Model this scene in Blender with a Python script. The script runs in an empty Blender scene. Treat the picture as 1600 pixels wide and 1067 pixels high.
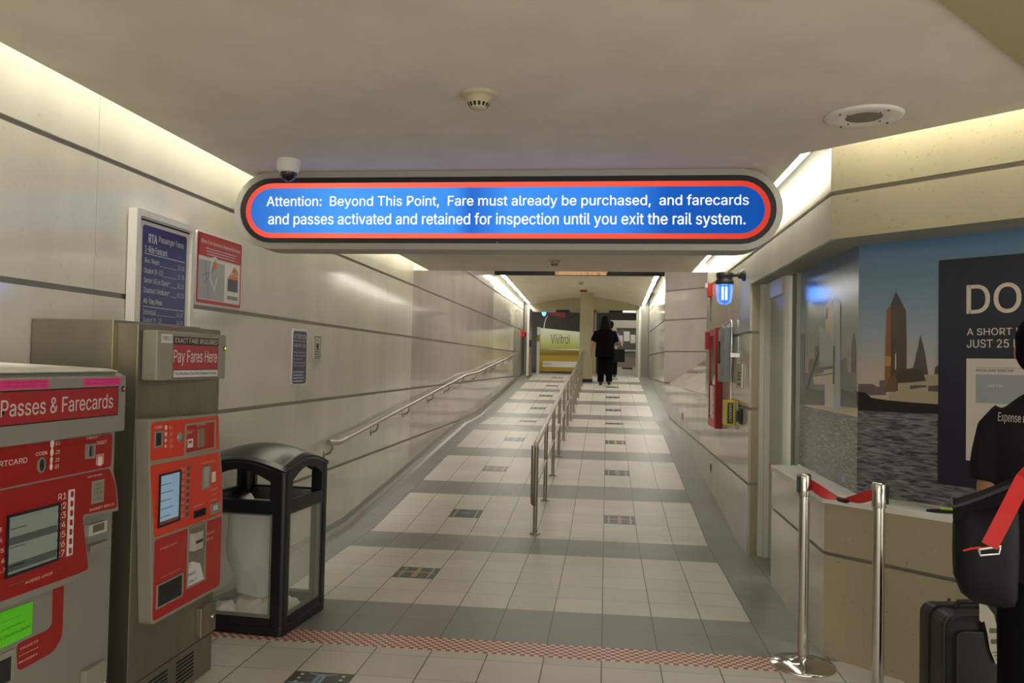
import bpy, bmesh, math, random
from mathutils import Vector as V, Matrix
from mathutils.geometry import interpolate_bezier, tessellate_polygon
from math import sin, cos, pi, radians
random.seed(7)
sc = bpy.context.scene
C = sc.collection

# ------------------------------------------------------------------ camera
EYE = V((0, 0, 1.584)); FPX = 1275.0
YAW, PIT, ROLL = .115756, .026393, .019882
_f = V((-sin(YAW)*cos(PIT), cos(YAW)*cos(PIT), sin(PIT)))
_r0 = V((cos(YAW), sin(YAW), 0)); _u0 = _r0.cross(_f)
_r = _r0*cos(ROLL) + _u0*sin(ROLL); _u = _u0*cos(ROLL) - _r0*sin(ROLL)
cam = bpy.data.objects.new('camera', bpy.data.cameras.new('camera')); C.objects.link(cam)
cam.matrix_world = Matrix(((_r.x, _u.x, -_f.x, EYE.x), (_r.y, _u.y, -_f.y, EYE.y), (_r.z, _u.z, -_f.z, EYE.z), (0, 0, 0, 1)))
cam.data.sensor_width = 36; cam.data.lens = FPX/1600*36; cam.data.clip_start = .05
sc.camera = cam
# ------------------------------------------------------------------ world (dim light of the station hall behind) and exposure
AMB = 1.5
w = bpy.data.worlds.new('world'); sc.world = w; w.use_nodes = True
w.node_tree.nodes['Background'].inputs[0].default_value = (1, .965, .89, 1)
w.node_tree.nodes['Background'].inputs[1].default_value = AMB
sc.view_settings.view_transform = 'Standard'; sc.view_settings.look = 'None'
sc.view_settings.exposure = 0.28; sc.view_settings.gamma = 1
COVE, COVE_FAR, SIGN_E = 21.0, 26.0, 0.95

def ray(x, y):
    return _f + _r*((x-800)/FPX) - _u*((y-533.5)/FPX)
def on_x(x, y, X): d = ray(x, y); return EYE + d*(X/d.x)
def on_y(x, y, Y): d = ray(x, y); return EYE + d*(Y/d.y)
def on_z(x, y, Z=0.): d = ray(x, y); return EYE + d*((Z-EYE.z)/d.z)
def lerp_tab(y, xs, ys):
    if y <= xs[0]: return ys[0]
    for i in range(len(xs)-1):
        if y <= xs[i+1]: return ys[i] + (ys[i+1]-ys[i])*(y-xs[i])/(xs[i+1]-xs[i])
    return ys[-1]
RY, RZ = [7.55, 13.9, 15.5, 24.0], [0, .53, .555, 1.25]
def fz(y): return lerp_tab(y, RY, RZ)

# ------------------------------------------------------------------ materials
def lin(h):
    h = h.lstrip('#'); out = []
    for i in (0, 2, 4):
        c = int(h[i:i+2], 16)/255; out.append(c/12.92 if c <= .04045 else ((c+.055)/1.055)**2.4)
    return tuple(out) + (1,)
MATS = {}
def mat(name, col, rough=.5, metal=0., spec=.5, emit=None, estr=0., noise=None, alpha=1., trans=0., bump=0.):
    """noise = (scale, colour2, low, high[, stretch])"""
    if name in MATS: return MATS[name]
    m = bpy.data.materials.new(name); m.use_nodes = True; nt = m.node_tree
    b = nt.nodes['Principled BSDF']; c = lin(col) if isinstance(col, str) else col
    b.inputs['Base Color'].default_value = c
    b.inputs['Roughness'].default_value = rough; b.inputs['Metallic'].default_value = metal
    b.inputs['Specular IOR Level'].default_value = spec
    b.inputs['Alpha'].default_value = alpha; b.inputs['Transmission Weight'].default_value = trans
    if emit:
        b.inputs['Emission Color'].default_value = lin(emit); b.inputs['Emission Strength'].default_value = estr
    if noise:
        tc = nt.nodes.new('ShaderNodeTexCoord'); mp = nt.nodes.new('ShaderNodeMapping')
        if len(noise) > 4: mp.inputs['Scale'].default_value = noise[4]
        n = nt.nodes.new('ShaderNodeTexNoise'); n.inputs['Scale'].default_value = noise[0]; n.inputs['Detail'].default_value = 5
        r = nt.nodes.new('ShaderNodeValToRGB'); r.color_ramp.elements[0].position = noise[2]; r.color_ramp.elements[1].position = noise[3]
        r.color_ramp.elements[0].color = c; r.color_ramp.elements[1].color = lin(noise[1])
        L = nt.links.new
        L(tc.outputs['Object'], mp.inputs[0]); L(mp.outputs[0], n.inputs['Vector']); L(n.outputs[0], r.inputs[0]); L(r.outputs[0], b.inputs['Base Color'])
        if bump:
            bp = nt.nodes.new('ShaderNodeBump'); bp.inputs['Strength'].default_value = bump; bp.inputs['Distance'].default_value = .01
            L(n.outputs[0], bp.inputs['Height']); L(bp.outputs[0], b.inputs['Normal'])
    MATS[name] = m; return m

def stone(name, base, speck, rough=.2, spec=.5, speck_amt=.6, blotch='#000000', blotch_f=.0):
    m = bpy.data.materials.new(name); m.use_nodes = True; nt = m.node_tree; b = nt.nodes['Principled BSDF']; L = nt.links.new
    tc = nt.nodes.new('ShaderNodeTexCoord')
    n1 = nt.nodes.new('ShaderNodeTexNoise'); n1.inputs['Scale'].default_value = 38; n1.inputs['Detail'].default_value = 6; n1.inputs['Roughness'].default_value = .7
    r1 = nt.nodes.new('ShaderNodeValToRGB'); r1.color_ramp.elements[0].position = .60; r1.color_ramp.elements[1].position = .74
    r1.color_ramp.elements[0].color = (0, 0, 0, 1); r1.color_ramp.elements[1].color = (speck_amt,)*3 + (1,)
    mx = nt.nodes.new('ShaderNodeMixRGB'); mx.inputs[1].default_value = lin(base); mx.inputs[2].default_value = lin(speck)
    n2 = nt.nodes.new('ShaderNodeTexNoise'); n2.inputs['Scale'].default_value = 1.3; n2.inputs['Detail'].default_value = 4
    mp = nt.nodes.new('ShaderNodeMapping'); mp.inputs['Scale'].default_value = (1, 1.6, .6)
    r2 = nt.nodes.new('ShaderNodeValToRGB'); r2.color_ramp.elements[0].position = .35; r2.color_ramp.elements[1].position = .7
    r2.color_ramp.elements[0].color = (.86, .86, .86, 1); r2.color_ramp.elements[1].color = (1, 1, 1, 1)
    m2 = nt.nodes.new('ShaderNodeMixRGB'); m2.blend_type = 'MULTIPLY'; m2.inputs[0].default_value = 1
    L(tc.outputs['Object'], n1.inputs['Vector']); L(tc.outputs['Object'], mp.inputs[0]); L(mp.outputs[0], n2.inputs['Vector'])
    L(n1.outputs[0], r1.inputs[0]); L(r1.outputs[0], mx.inputs[0]); L(n2.outputs[0], r2.inputs[0])
    L(mx.outputs[0], m2.inputs[1]); L(r2.outputs[0], m2.inputs[2]); L(m2.outputs[0], b.inputs['Base Color'])
    b.inputs['Roughness'].default_value = rough; b.inputs['Specular IOR Level'].default_value = spec
    MATS[name] = m; return m
def emis(name, col, s):
    m = bpy.data.materials.new(name); m.use_nodes = True; nt = m.node_tree; nt.nodes.clear()
    e = nt.nodes.new('ShaderNodeEmission'); o = nt.nodes.new('ShaderNodeOutputMaterial')
    e.inputs[0].default_value = lin(col); e.inputs[1].default_value = s; nt.links.new(e.outputs[0], o.inputs[0]); MATS[name] = m; return m

STONE = stone('polished beige stone', '#d6d2c3', '#857e6b', .10, .45, .35)
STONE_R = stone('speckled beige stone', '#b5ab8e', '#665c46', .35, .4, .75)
STONE_DIM = stone('polished stone dimmed pinkish', '#c0b7ae', '#9a9086', .10, .55, .2)  # same wall stone where no cove shines: the missing light is in its colour
GROOVE = mat('dark groove metal', '#8a867e', .45, .3)
CEIL = mat('ceiling plaster', '#d6cfbf', .85, noise=(3, '#cec7b6', .35, .65))
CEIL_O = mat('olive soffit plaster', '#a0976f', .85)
WHITE = mat('white paint', '#d8d5cb', .45)
WHITE_S = mat('white slot paint', '#e8e5dc', .5)
STEEL = mat('brushed steel', '#b9b3a2', .32, 1., noise=(60, '#a8a291', .3, .7, (1, 1, .08)))
STEEL_D = mat('worn brushed steel', '#98917f', .4, .85, noise=(7, '#858071', .3, .7, (1, 1, .4)))
CHROME = mat('chrome', '#cfccc4', .14, 1.)
GREYP = mat('grey painted metal', '#8d8a80', .45, .2)
GREYP2 = mat('warm grey painted metal', '#94907f', .5, .1)
RED = mat('red panel', '#c4241b', .35)
RED2 = mat('dark red panel', '#a81a17', .3)
REDP = mat('red enamel', '#c8201c', .35)
BLACK = mat('black plastic', '#141515', .38)
BLACKM = mat('matt black', '#0b0b0c', .7)
DARK = mat('dark recess', '#23211f', .6)
OFFW = mat('off-white lettering', '#d9cfc2', .5)
PINKT = mat('faded lettering', '#e0b8ac', .5)
TEXTD = mat('dark lettering', '#2a2826', .5)
GLASS = mat('clear panel', '#e8e6de', .08, 0, .4, alpha=.14)
COVEM = emis('cove lens light', '#fffdf0', COVE)
COVER = emis('right cove lens light', '#fffdf0', 9.0)
COVEF = emis('far cove lens light', '#fffdf0', COVE_FAR)

# ------------------------------------------------------------------ frames and mesh builder
class Fr:
    def __init__(s, o, u, v, n): s.o, s.u, s.v, s.n = V(o), V(u), V(v), V(n)
    def P(s, a, b, c=0.): return s.o + s.u*a + s.v*b + s.n*c
    def pix(s, x, y, c=0.):
        d = ray(x, y); t = ((s.o + s.n*c - EYE).dot(s.n))/d.dot(s.n); q = EYE + d*t - s.o
        return (q.dot(s.u), q.dot(s.v))
WORLD = Fr((0, 0, 0), (1, 0, 0), (0, 1, 0), (0, 0, 1))
def facing_px(X): return Fr((X, 0, 0), (0, 1, 0), (0, 0, 1), (1, 0, 0))      # a face looking to +X
def facing_nx(X): return Fr((X, 0, 0), (0, -1, 0), (0, 0, 1), (-1, 0, 0))    # a face looking to -X
def facing_ny(Y): return Fr((0, Y, 0), (1, 0, 0), (0, 0, 1), (0, -1, 0))     # a face looking to -Y
Q = 1/math.sqrt(2)

def rrect(a0, b0, a1, b1, r=0, n=5):
    if r <= 0: return [(a0, b0), (a1, b0), (a1, b1), (a0, b1)]
    out = []
    for cx, cy, t0 in ((a1-r, b0+r, -pi/2), (a1-r, b1-r, 0), (a0+r, b1-r, pi/2), (a0+r, b0+r, pi)):
        for i in range(n+1): t = t0 + pi/2*i/n; out.append((cx+r*cos(t), cy+r*sin(t)))
    return out
def circ(cx, cy, r, n=20, ry=None): return [(cx+r*cos(2*pi*i/n), cy+(ry or r)*sin(2*pi*i/n)) for i in range(n)]
def roundpoly(pts, r, n=4):
    out = []; N = len(pts)
    for i in range(N):
        p, a, b = V(pts[i]), V(pts[i-1]), V(pts[(i+1) % N])
        d1 = (a-p); d2 = (b-p); rr = min(r, d1.length*.45, d2.length*.45)
        s, e = p + d1.normalized()*rr, p + d2.normalized()*rr
        for k in range(n+1):
            t = k/n; out.append(tuple(s*(1-t)**2 + p*2*t*(1-t) + e*t*t))
    return out

FONT = None
try:
    import os
    _p = os.path.join(bpy.utils.system_resource('DATAFILES', path='fonts') or '', 'Inter.woff2')
    if _p and os.path.exists(_p): FONT = bpy.data.fonts.load(_p)
except Exception: FONT = None
def glyphs(body):
    """flat triangles of a line of lettering: every outline filled by itself, minus the counters inside it"""
    cu = bpy.data.curves.new('t', 'FONT'); cu.body = body; cu.font = FONT or cu.font
    ob = bpy.data.objects.new('t', cu); C.objects.link(ob); dg = bpy.context.evaluated_depsgraph_get()
    cv = ob.evaluated_get(dg).to_curve(dg); loops = []
    for sp in cv.splines:
        P = sp.bezier_points; L = []
        for i in range(len(P)):
            a, b = P[i], P[(i+1) % len(P)]
            st = (a.co-a.handle_right).length < 1e-6 and (b.co-b.handle_left).length < 1e-6 or a.handle_right_type == 'VECTOR' and b.handle_left_type == 'VECTOR'
            q = interpolate_bezier(a.co, a.handle_right, b.handle_left, b.co, 2 if st else 5)[:-1]
            for t in q:
                if not L or (t-L[-1]).length > 1e-5: L.append(V((t.x, t.y, 0)))
        if len(L) > 2 and (L[0]-L[-1]).length < 1e-5: L.pop()
        if len(L) > 2: loops.append(L)
    ob.evaluated_get(dg).to_curve_clear(); bpy.data.objects.remove(ob); bpy.data.curves.remove(cu)
    area = lambda L: sum(L[i-1].x*L[i].y - L[i].x*L[i-1].y for i in range(len(L)))/2
    def inside(p, L):
        r = False
        for i in range(len(L)):
            a, b = L[i-1], L[i]
            if (a.y > p.y) != (b.y > p.y) and p.x < (b.x-a.x)*(p.y-a.y)/(b.y-a.y)+a.x: r = not r
        return r
    if not loops: return [], []
    sg = 1 if area(max(loops, key=lambda L: abs(area(L)))) > 0 else -1
    outer = [L for L in loops if area(L)*sg > 0]; holes = [L for L in loops if area(L)*sg <= 0]; vt, ft = [], []
    for L in outer:
        grp = [L] + [h for h in holes if inside(h[0], L)]; fl = [q for g in grp for q in g]; o = len(vt); vt += [(q.x, q.y) for q in fl]
        for t in tessellate_polygon(grp):
            a, b, c = (fl[i] for i in t); ft.append([i+o for i in (t if (b-a).cross(c-a).z > 0 else t[::-1])])
    return vt, ft
class MB:
    def __init__(s): s.v, s.f, s.m, s.sm = [], [], [], []; s.mats = []
    def mi(s, m):
        if m not in s.mats: s.mats.append(m)
        return s.mats.index(m)
    def add(s, vs, fs, m, smooth=False):
        o = len(s.v); s.v += [V(x) for x in vs]; k = s.mi(m)
        for f in fs: s.f.append([i+o for i in f]); s.m.append(k); s.sm.append(smooth)
        return s
    def box(s, lo, hi, m, fr=WORLD):
        (x0, y0, z0), (x1, y1, z1) = lo, hi
        vs = [fr.P(*p) for p in ((x0, y0, z0), (x1, y0, z0), (x1, y1, z0), (x0, y1, z0), (x0, y0, z1), (x1, y0, z1), (x1, y1, z1), (x0, y1, z1))]
        return s.add(vs, [(3, 2, 1, 0), (4, 5, 6, 7), (0, 1, 5, 4), (1, 2, 6, 5), (2, 3, 7, 6), (3, 0, 4, 7)], m)
    def poly(s, pts, m, c=0., fr=WORLD):                         # one flat face
        return s.add([fr.P(a, b, c) for a, b in pts], [list(range(len(pts)))], m)
    def prism(s, pts, c0, c1, m, fr=WORLD, cap=None):
        n = len(pts)
        ar = sum(pts[i][0]*pts[(i+1) % n][1] - pts[(i+1) % n][0]*pts[i][1] for i in range(n))
        if ar < 0: pts = pts[::-1]
        if c1 < c0: c0, c1 = c1, c0
        vs = [fr.P(a, b, c0) for a, b in pts] + [fr.P(a, b, c1) for a, b in pts]
        s.add(vs, [[i, (i+1) % n, n+(i+1) % n, n+i] for i in range(n)], m)
        s.add(vs[:n], [list(range(n))[::-1]], m); s.add(vs[n:], [list(range(n))], cap or m)
        return s
    def ring(s, outer, inner, c0, c1, m, fr=WORLD):              # same point count
        n = len(outer)
        vs = [fr.P(a, b, c) for c in (c0, c1) for P in (outer, inner) for a, b in P]; fs = []
        for i in range(n):
            j = (i+1) % n
            fs += [[i, j, 2*n+j, 2*n+i], [n+j, n+i, 3*n+i, 3*n+j], [2*n+i, 2*n+j, 3*n+j, 3*n+i], [j, i, n+i, n+j]]
        return s.add(vs, fs, m)
    def tube(s, pts, r, m, n=12, cap=True, r1=None, sq=1.):
        pts = [V(p) for p in pts]; N = len(pts); rs = r if isinstance(r, (list, tuple)) else [r + ((r1 if r1 is not None else r)-r)*i/max(1, N-1) for i in range(N)]
        t0 = (pts[1]-pts[0]).normalized(); up = V((0, 0, 1)) if abs(t0.z) < .9 else V((0, 1, 0))
        a = t0.cross(up).normalized(); vs, fs = [], []
        for i, p in enumerate(pts):
            t = (pts[min(i+1, N-1)]-pts[max(i-1, 0)]).normalized(); a = (a - t*a.dot(t)).normalized(); b = t.cross(a)
            for k in range(n): q = 2*pi*k/n; vs.append(p + a*(cos(q)*rs[i]) + b*(sin(q)*rs[i]*sq))
        for i in range(N-1):
            for k in range(n): fs.append([i*n+k, i*n+(k+1) % n, (i+1)*n+(k+1) % n, (i+1)*n+k])
        s.add(vs, fs, m, True)
        if cap: s.add(vs[:n], [list(range(n))[::-1]], m); s.add(vs[-n:], [list(range(n))], m)
        return s
    def lathe(s, prof, o, m, n=28, fr=None, ax=V((0, 0, 1))):
        o = V(o); ax = V(ax).normalized(); a = ax.orthogonal().normalized(); b = ax.cross(a); vs, fs = [], []
        for r, z in prof:
            for k in range(n): q = 2*pi*k/n; vs.append(o + ax*z + (a*cos(q) + b*sin(q))*r)
        for i in range(len(prof)-1):
            for k in range(n): fs.append([i*n+k, i*n+(k+1) % n, (i+1)*n+(k+1) % n, (i+1)*n+k])
        s.add(vs, fs, m, True)
        if prof[0][0] > 1e-5: s.add(vs[:n], [list(range(n))[::-1]], m)
        if prof[-1][0] > 1e-5: s.add(vs[-n:], [list(range(n))], m)
        return s
    def ell(s, o, rx, ry, rz, m, A=None, n=16, k=10):
        o = V(o); X, Y, Z = A or (V((1, 0, 0)), V((0, 1, 0)), V((0, 0, 1))); vs, fs = [], []
        for i in range(k+1):
            t = pi*i/k - pi/2
            for j in range(n): q = 2*pi*j/n; vs.append(o + X*(rx*cos(t)*cos(q)) + Y*(ry*cos(t)*sin(q)) + Z*(rz*sin(t)))
        for i in range(k):
            for j in range(n): fs.append([i*n+j, i*n+(j+1) % n, (i+1)*n+(j+1) % n, (i+1)*n+j])
        return s.add(vs, fs, m, True)
    def loft(s, rings, m, cap=True, smooth=True):
        n = len(rings[0]); vs = [p for r in rings for p in r]; fs = []
        for i in range(len(rings)-1):
            for k in range(n): fs.append([i*n+k, i*n+(k+1) % n, (i+1)*n+(k+1) % n, (i+1)*n+k])
        s.add(vs, fs, m, smooth)
        if cap: s.add(rings[0], [list(range(n))[::-1]], m); s.add(rings[-1], [list(range(n))], m)
        return s
    def text(s, body, a0, b0, a1, b1, m, fr, c=.0012, bold=.0, shear=0.):
        vt, ft = glyphs(body)
        if vt:
            xs = [q[0] for q in vt]; ys = [q[1] for q in vt]; x0, x1, y0, y1 = min(xs), max(xs), min(ys), max(ys)
            vs = [fr.P(a0 + (q[0]-x0)/(x1-x0)*(a1-a0), b0 + (q[1]-y0)/(y1-y0)*(b1-b0), c) for q in vt]
            s.add(vs, ft, m)
            if bold:                                              # heavier strokes: the same outlines once more, a hair to either side
                e = bold*1.1*(b1-b0)
                for k, (da, db) in enumerate(((-e, 0), (e, 0), (0, e*.6), (0, -e*.6))): s.add([q + fr.u*da + fr.v*db - fr.n*(.0001*(k+1)) for q in vs], ft, m)
        return s
    def ptext(s, body, xl, yl, xr, yr, m, fr, c=.0012, bold=0.):  # box given by two corners in the photograph: left-bottom, right-top
        a0, b0 = fr.pix(xl, yl, c); a1, b1 = fr.pix(xr, yr, c)
        return s.text(body, a0, b0, a1, b1, m, fr, c, bold)
    def build(s, name, parent=None, bevel=0., remesh=0., smooth_it=0, **props):
        org = V((0, 0, 0)); p = parent
        while p: org += p.location; p = p.parent
        me = bpy.data.meshes.new(name); me.from_pydata([q-org for q in s.v], [], s.f)
        for q in s.mats: me.materials.append(q)
        me.polygons.foreach_set('material_index', s.m); me.polygons.foreach_set('use_smooth', s.sm); me.update()
        if bevel or remesh:
            if bevel:
                bm = bmesh.new(); bm.from_mesh(me); bmesh.ops.remove_doubles(bm, verts=bm.verts, dist=1e-5)
                bmesh.ops.recalc_face_normals(bm, faces=bm.faces)
                es = [e for e in bm.edges if len(e.link_faces) == 2 and e.calc_face_angle(0) > .6]
                bmesh.ops.bevel(bm, geom=es, offset=bevel, segments=2, profile=.6, affect='EDGES', clamp_overlap=True); bm.to_mesh(me); bm.free()
        ob = bpy.data.objects.new(name, me); C.objects.link(ob)
        if remesh:
            md = ob.modifiers.new('r', 'REMESH'); md.mode = 'VOXEL'; md.voxel_size = remesh; md.use_smooth_shade = True
            if smooth_it: ms = ob.modifiers.new('s', 'SMOOTH'); ms.factor = .5; ms.iterations = smooth_it
            dg = bpy.context.evaluated_depsgraph_get(); m2 = bpy.data.meshes.new_from_object(ob.evaluated_get(dg))
            ob.modifiers.clear(); ob.data = m2; bpy.data.meshes.remove(me); m2.name = name
            for q in m2.polygons: q.use_smooth = True
        if parent: ob.parent = parent
        for k, val in props.items(): ob[k] = val
        return ob
def thing(name, label, cat, loc=(0, 0, 0), group=None):
    o = bpy.data.objects.new(name, None); o.location = loc; o.empty_display_size = .1; C.objects.link(o)
    o['label'] = label; o['category'] = cat
    if group: o['group'] = group
    return o
def struct(mb, name, **k): return mb.build(name, kind='structure', **k)

# ================================================================== SETTING
XL, XR = -2.456, 1.206
T = .308; Y0 = 4.654                                              # floor tile and the line the tile rows count from
def floor_mat():
    m = bpy.data.materials.new('floor tiles'); m.use_nodes = True; nt = m.node_tree; b = nt.nodes['Principled BSDF']; L = nt.links.new
    N = nt.nodes.new
    tc = N('ShaderNodeTexCoord'); sp = N('ShaderNodeSeparateXYZ'); L(tc.outputs['Object'], sp.inputs[0])
    def ma(op, a, bb=None, clamp=False):
        n = N('ShaderNodeMath'); n.operation = op; n.use_clamp = clamp
        for i, x in enumerate((a, bb)):
            if x is None: continue
            if isinstance(x, (int, float)): n.inputs[i].default_value = x
            else: L(x, n.inputs[i])
        return n.outputs[0]
    u = ma('DIVIDE', sp.outputs[0], T); v = ma('DIVIDE', ma('SUBTRACT', sp.outputs[1], Y0), T)
    def line(q, wd): fr = ma('FRACT', q); return ma('LESS_THAN', ma('MINIMUM', fr, ma('SUBTRACT', 1., fr)), wd)
    gu, gv = line(u, .011), line(v, .009)
    row = ma('FLOORED_MODULO', ma('FLOOR', v), 7.)
    band = ma('LESS_THAN', row, 1.5)
    side = ma('MAXIMUM', ma('GREATER_THAN', sp.outputs[0], 3*T), ma('LESS_THAN', sp.outputs[0], -7*T))
    ramp = ma('GREATER_THAN', v, 0.); top = ma('LESS_THAN', sp.outputs[1], 24.6)
    grey = ma('MULTIPLY', ma('MULTIPLY', ma('MAXIMUM', band, side), ramp), top)
    # each tile its own slight tone
    wn = N('ShaderNodeTexWhiteNoise'); cb = N('ShaderNodeCombineXYZ'); L(ma('FLOOR', u), cb.inputs[0]); L(ma('FLOOR', v), cb.inputs[1]); L(cb.outputs[0], wn.inputs[0])
    tone = ma('ADD', ma('MULTIPLY', wn.outputs[0], .10), .95)
    mx = N('ShaderNodeMixRGB'); mx.inputs[1].default_value = lin('#cdc8bd'); mx.inputs[2].default_value = lin('#8b8984'); L(grey, mx.inputs[0])
    n1 = N('ShaderNodeTexNoise'); n1.inputs['Scale'].default_value = 2.2; n1.inputs['Detail'].default_value = 5; L(tc.outputs['Object'], n1.inputs['Vector'])
    dirt = ma('ADD', ma('MULTIPLY', n1.outputs[0], .22), .87)
    mu = N('ShaderNodeMixRGB'); mu.blend_type = 'MULTIPLY'; mu.inputs[0].default_value = 1; L(mx.outputs[0], mu.inputs[1]); L(ma('MULTIPLY', tone, dirt), mu.inputs[2])
    gm = N('ShaderNodeMixRGB'); gm.inputs[2].default_value = lin('#5f5b52'); L(ma('MAXIMUM', gu, ma('MULTIPLY', gv, .55)), gm.inputs[0]); L(mu.outputs[0], gm.inputs[1])
    L(gm.outputs[0], b.inputs['Base Color']); b.inputs['Roughness'].default_value = .42; b.inputs['Specular IOR Level'].default_value = .35
    return m
FLOORM = floor_mat()
ys = [-1.5, 7.55, 13.9, 15.5, 24.0, 33.0]
mb = MB()
for i in range(len(ys)-1):
    a, b_ = ys[i], ys[i+1]; za, zb = fz(a), fz(b_); xr = 5.0 if i in (0, 4) else 3.4
    mb.add([(-3.0, a, za), (xr, a, za), (xr, b_, zb), (-3.0, b_, zb)], [(0, 1, 2, 3)], FLOORM)
mb.box((-3, -1.5, -.2), (5, 7.5, -.05), DARK)
floor = struct(mb, 'floor')
# red and white checker strip let into the floor
cm = bpy.data.materials.new('checker strip'); cm.use_nodes = True; nt = cm.node_tree
tc = nt.nodes.new('ShaderNodeTexCoord'); ck = nt.nodes.new('ShaderNodeTexChecker'); ck.inputs['Scale'].default_value = 1/.0257
mpn = nt.nodes.new('ShaderNodeMapping'); mpn.inputs['Location'].default_value = (.003, .0013, .0128)
ck.inputs[1].default_value = lin('#dccfba'); ck.inputs[2].default_value = lin('#a23a35')
nt.links.new(tc.outputs['Object'], mpn.inputs[0]); nt.links.new(mpn.outputs[0], ck.inputs[0]); nt.links.new(ck.outputs[0], nt.nodes['Principled BSDF'].inputs['Base Color'])
nt.nodes['Principled BSDF'].inputs['Roughness'].default_value = .45
MB().box((-2.456, 4.447, -.01), (1.2, 4.647, .0015), cm).build('checker_strip', floor)
# mosaic inlays
MDK = mat('mosaic dark', '#34362f', .4); MWH = mat('mosaic white', '#dcd9cc', .4)
MC = [mat('mosaic blue', '#7fa0bd', .4), mat('mosaic orange', '#b98d62', .4), mat('mosaic slate', '#76809a', .4), mat('mosaic pink', '#a97f7d', .4), mat('mosaic teal', '#7d9a9a', .4), mat('mosaic gold', '#b59a55', .4)]
def mosaic(ix, n, col, style):
    x0 = ix*T + .003; y0 = Y0 + n*T + .003; s = T-.006
    za, zb = fz(y0), fz(y0+s); sl = (zb-za)/s
    d = V((0, 1, sl)).normalized(); nn = V((0, -sl, 1)).normalized()
    fr = Fr((x0, y0, za), (1, 0, 0), d, nn); m = MB()
    m.box((0, 0, -.004), (s, s, .001), MDK, fr)
    for q in (.12, .83):
        for k in range(6): a = q*s; b0 = s*(.07+k*.155); m.poly(rrect(a, b0, a+.018, b0+.02, .004, 2), MWH, .0018, fr)
    c = s/2
    if style == 0:    # an airliner seen from above
        m.poly([(c-.02, .02), (c+.02, .02), (c+.024, s*.8), (c+.012, s*.93), (c-.012, s*.93), (c-.024, s*.8)], col, .0019, fr)
        m.poly([(s*.03, .52*s), (c-.02, .40*s), (c+.02, .40*s), (s*.97, .52*s), (s*.97, .56*s), (c+.02, .55*s), (c-.02, .55*s), (s*.03, .56*s)], col, .0018, fr)
        m.poly([(c-.075, .93*s), (c, .82*s), (c+.075, .93*s), (c+.075, .96*s), (c, .90*s), (c-.075, .96*s)], col, .0018, fr)
        m.poly([(c-.004, .08*s), (c+.004, .08*s), (c+.004, .8*s), (c-.004, .8*s)], MDK, .0022, fr)
    elif style == 1:  # a saucer with a swept rim
        m.poly([(s*.24, .55*s), (s*.4, .42*s), (s*.6, .42*s), (s*.78, .55*s), (s*.6, .48*s), (s*.4, .48*s)], col, .0019, fr)
        m.poly(circ(c, .60*s, .045, 14, .02), col, .0018, fr)
    else:             # a biplane: crossed bars
        m.poly([(c-.022, .08*s), (c+.022, .08*s), (c+.016, .92*s), (c-.016, .92*s)], col, .0019, fr)
        m.poly([(s*.03, .44*s), (s*.3, .5*s), (s*.7, .5*s), (s*.97, .44*s), (s*.97, .5*s), (s*.7, .6*s), (s*.3, .6*s), (s*.03, .5*s)], col, .0018, fr)
    m.build('mosaic_tile', floor)
for k, n in enumerate(range(-3, 64, 7)): mosaic(-5, n, MC[[0, 1, 2, 3, 0, 5, 2, 4, 3, 1][k % 10]], [0, 2, 1, 2, 0, 1, 2, 0, 1, 2][k % 10])
for k, n in enumerate(range(11, 64, 7)): mosaic(0, n, MC[[3, 4, 5, 1, 0, 2, 3, 4][k % 8]], [2, 0, 2, 1, 0, 2, 1, 0][k % 8])

GZ = [.60, 1.235, 1.885, 2.545, 3.16, 3.80]                      # heights of the wall grooves
def panels(mb, fr, a0, a1, z0, z1, m, joints=(), g=.013, depth=.02, floor_f=None):
    """stone slabs on the face fr (a along it, z up) with open grooves between; the backing shows dark in the gap"""
    zs = [z0] + [z for z in GZ if z0+.05 < z < z1-.05] + [z1]
    js = [a0] + sorted(j for j in joints if a0+.05 < j < a1-.05) + [a1]
    for i in range(len(zs)-1):
        lo = zs[i] + (g if i else 0); hi = zs[i+1] - (g if i < len(zs)-2 else 0)
        for k in range(len(js)-1):
            mb.box((js[k] + (.002 if k else 0), lo, -depth), (js[k+1] - (.002 if k < len(js)-2 else 0), hi, 0), m, fr)
JL = [1.06, 3.66, 6.28, 8.9]
mb = MB(); fl = facing_px(XL)
mb.box((XL-.2, -1.5, -.1), (XL-.013, 26.2, 4.8), GROOVE)
panels(mb, fl, -1.5, 10.12, 0, 3.4, STONE, JL)
panels(mb, fl, 10.125, 17.5, 0, 4.6, STONE_DIM, [12.7, 15.3])
panels(mb, fl, 17.505, 24.0, .5, 3.6, STONE, [18.9, 20.2, 21.5, 22.8])
struct(mb, 'wall_left')
mb = MB()                                                         # cove tile at the foot of the left wall
COVET = mat('grey cove tile', '#8b8780', .4)
for i in range(len(ys)-2):
    a, b_ = max(ys[i], 0), ys[i+1]
    r = []
    for y in (a, b_): z = fz(y); r.append([V((XL+dx, y, z+dz)) for dx, dz in ((.001, -.02), (.001, .10), (.012, .10), (.02, .05), (.045, .02), (.09, .002), (.09, -.02))])
    mb.loft(r, COVET, smooth=False)
struct(mb, 'baseboard_left')

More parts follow.
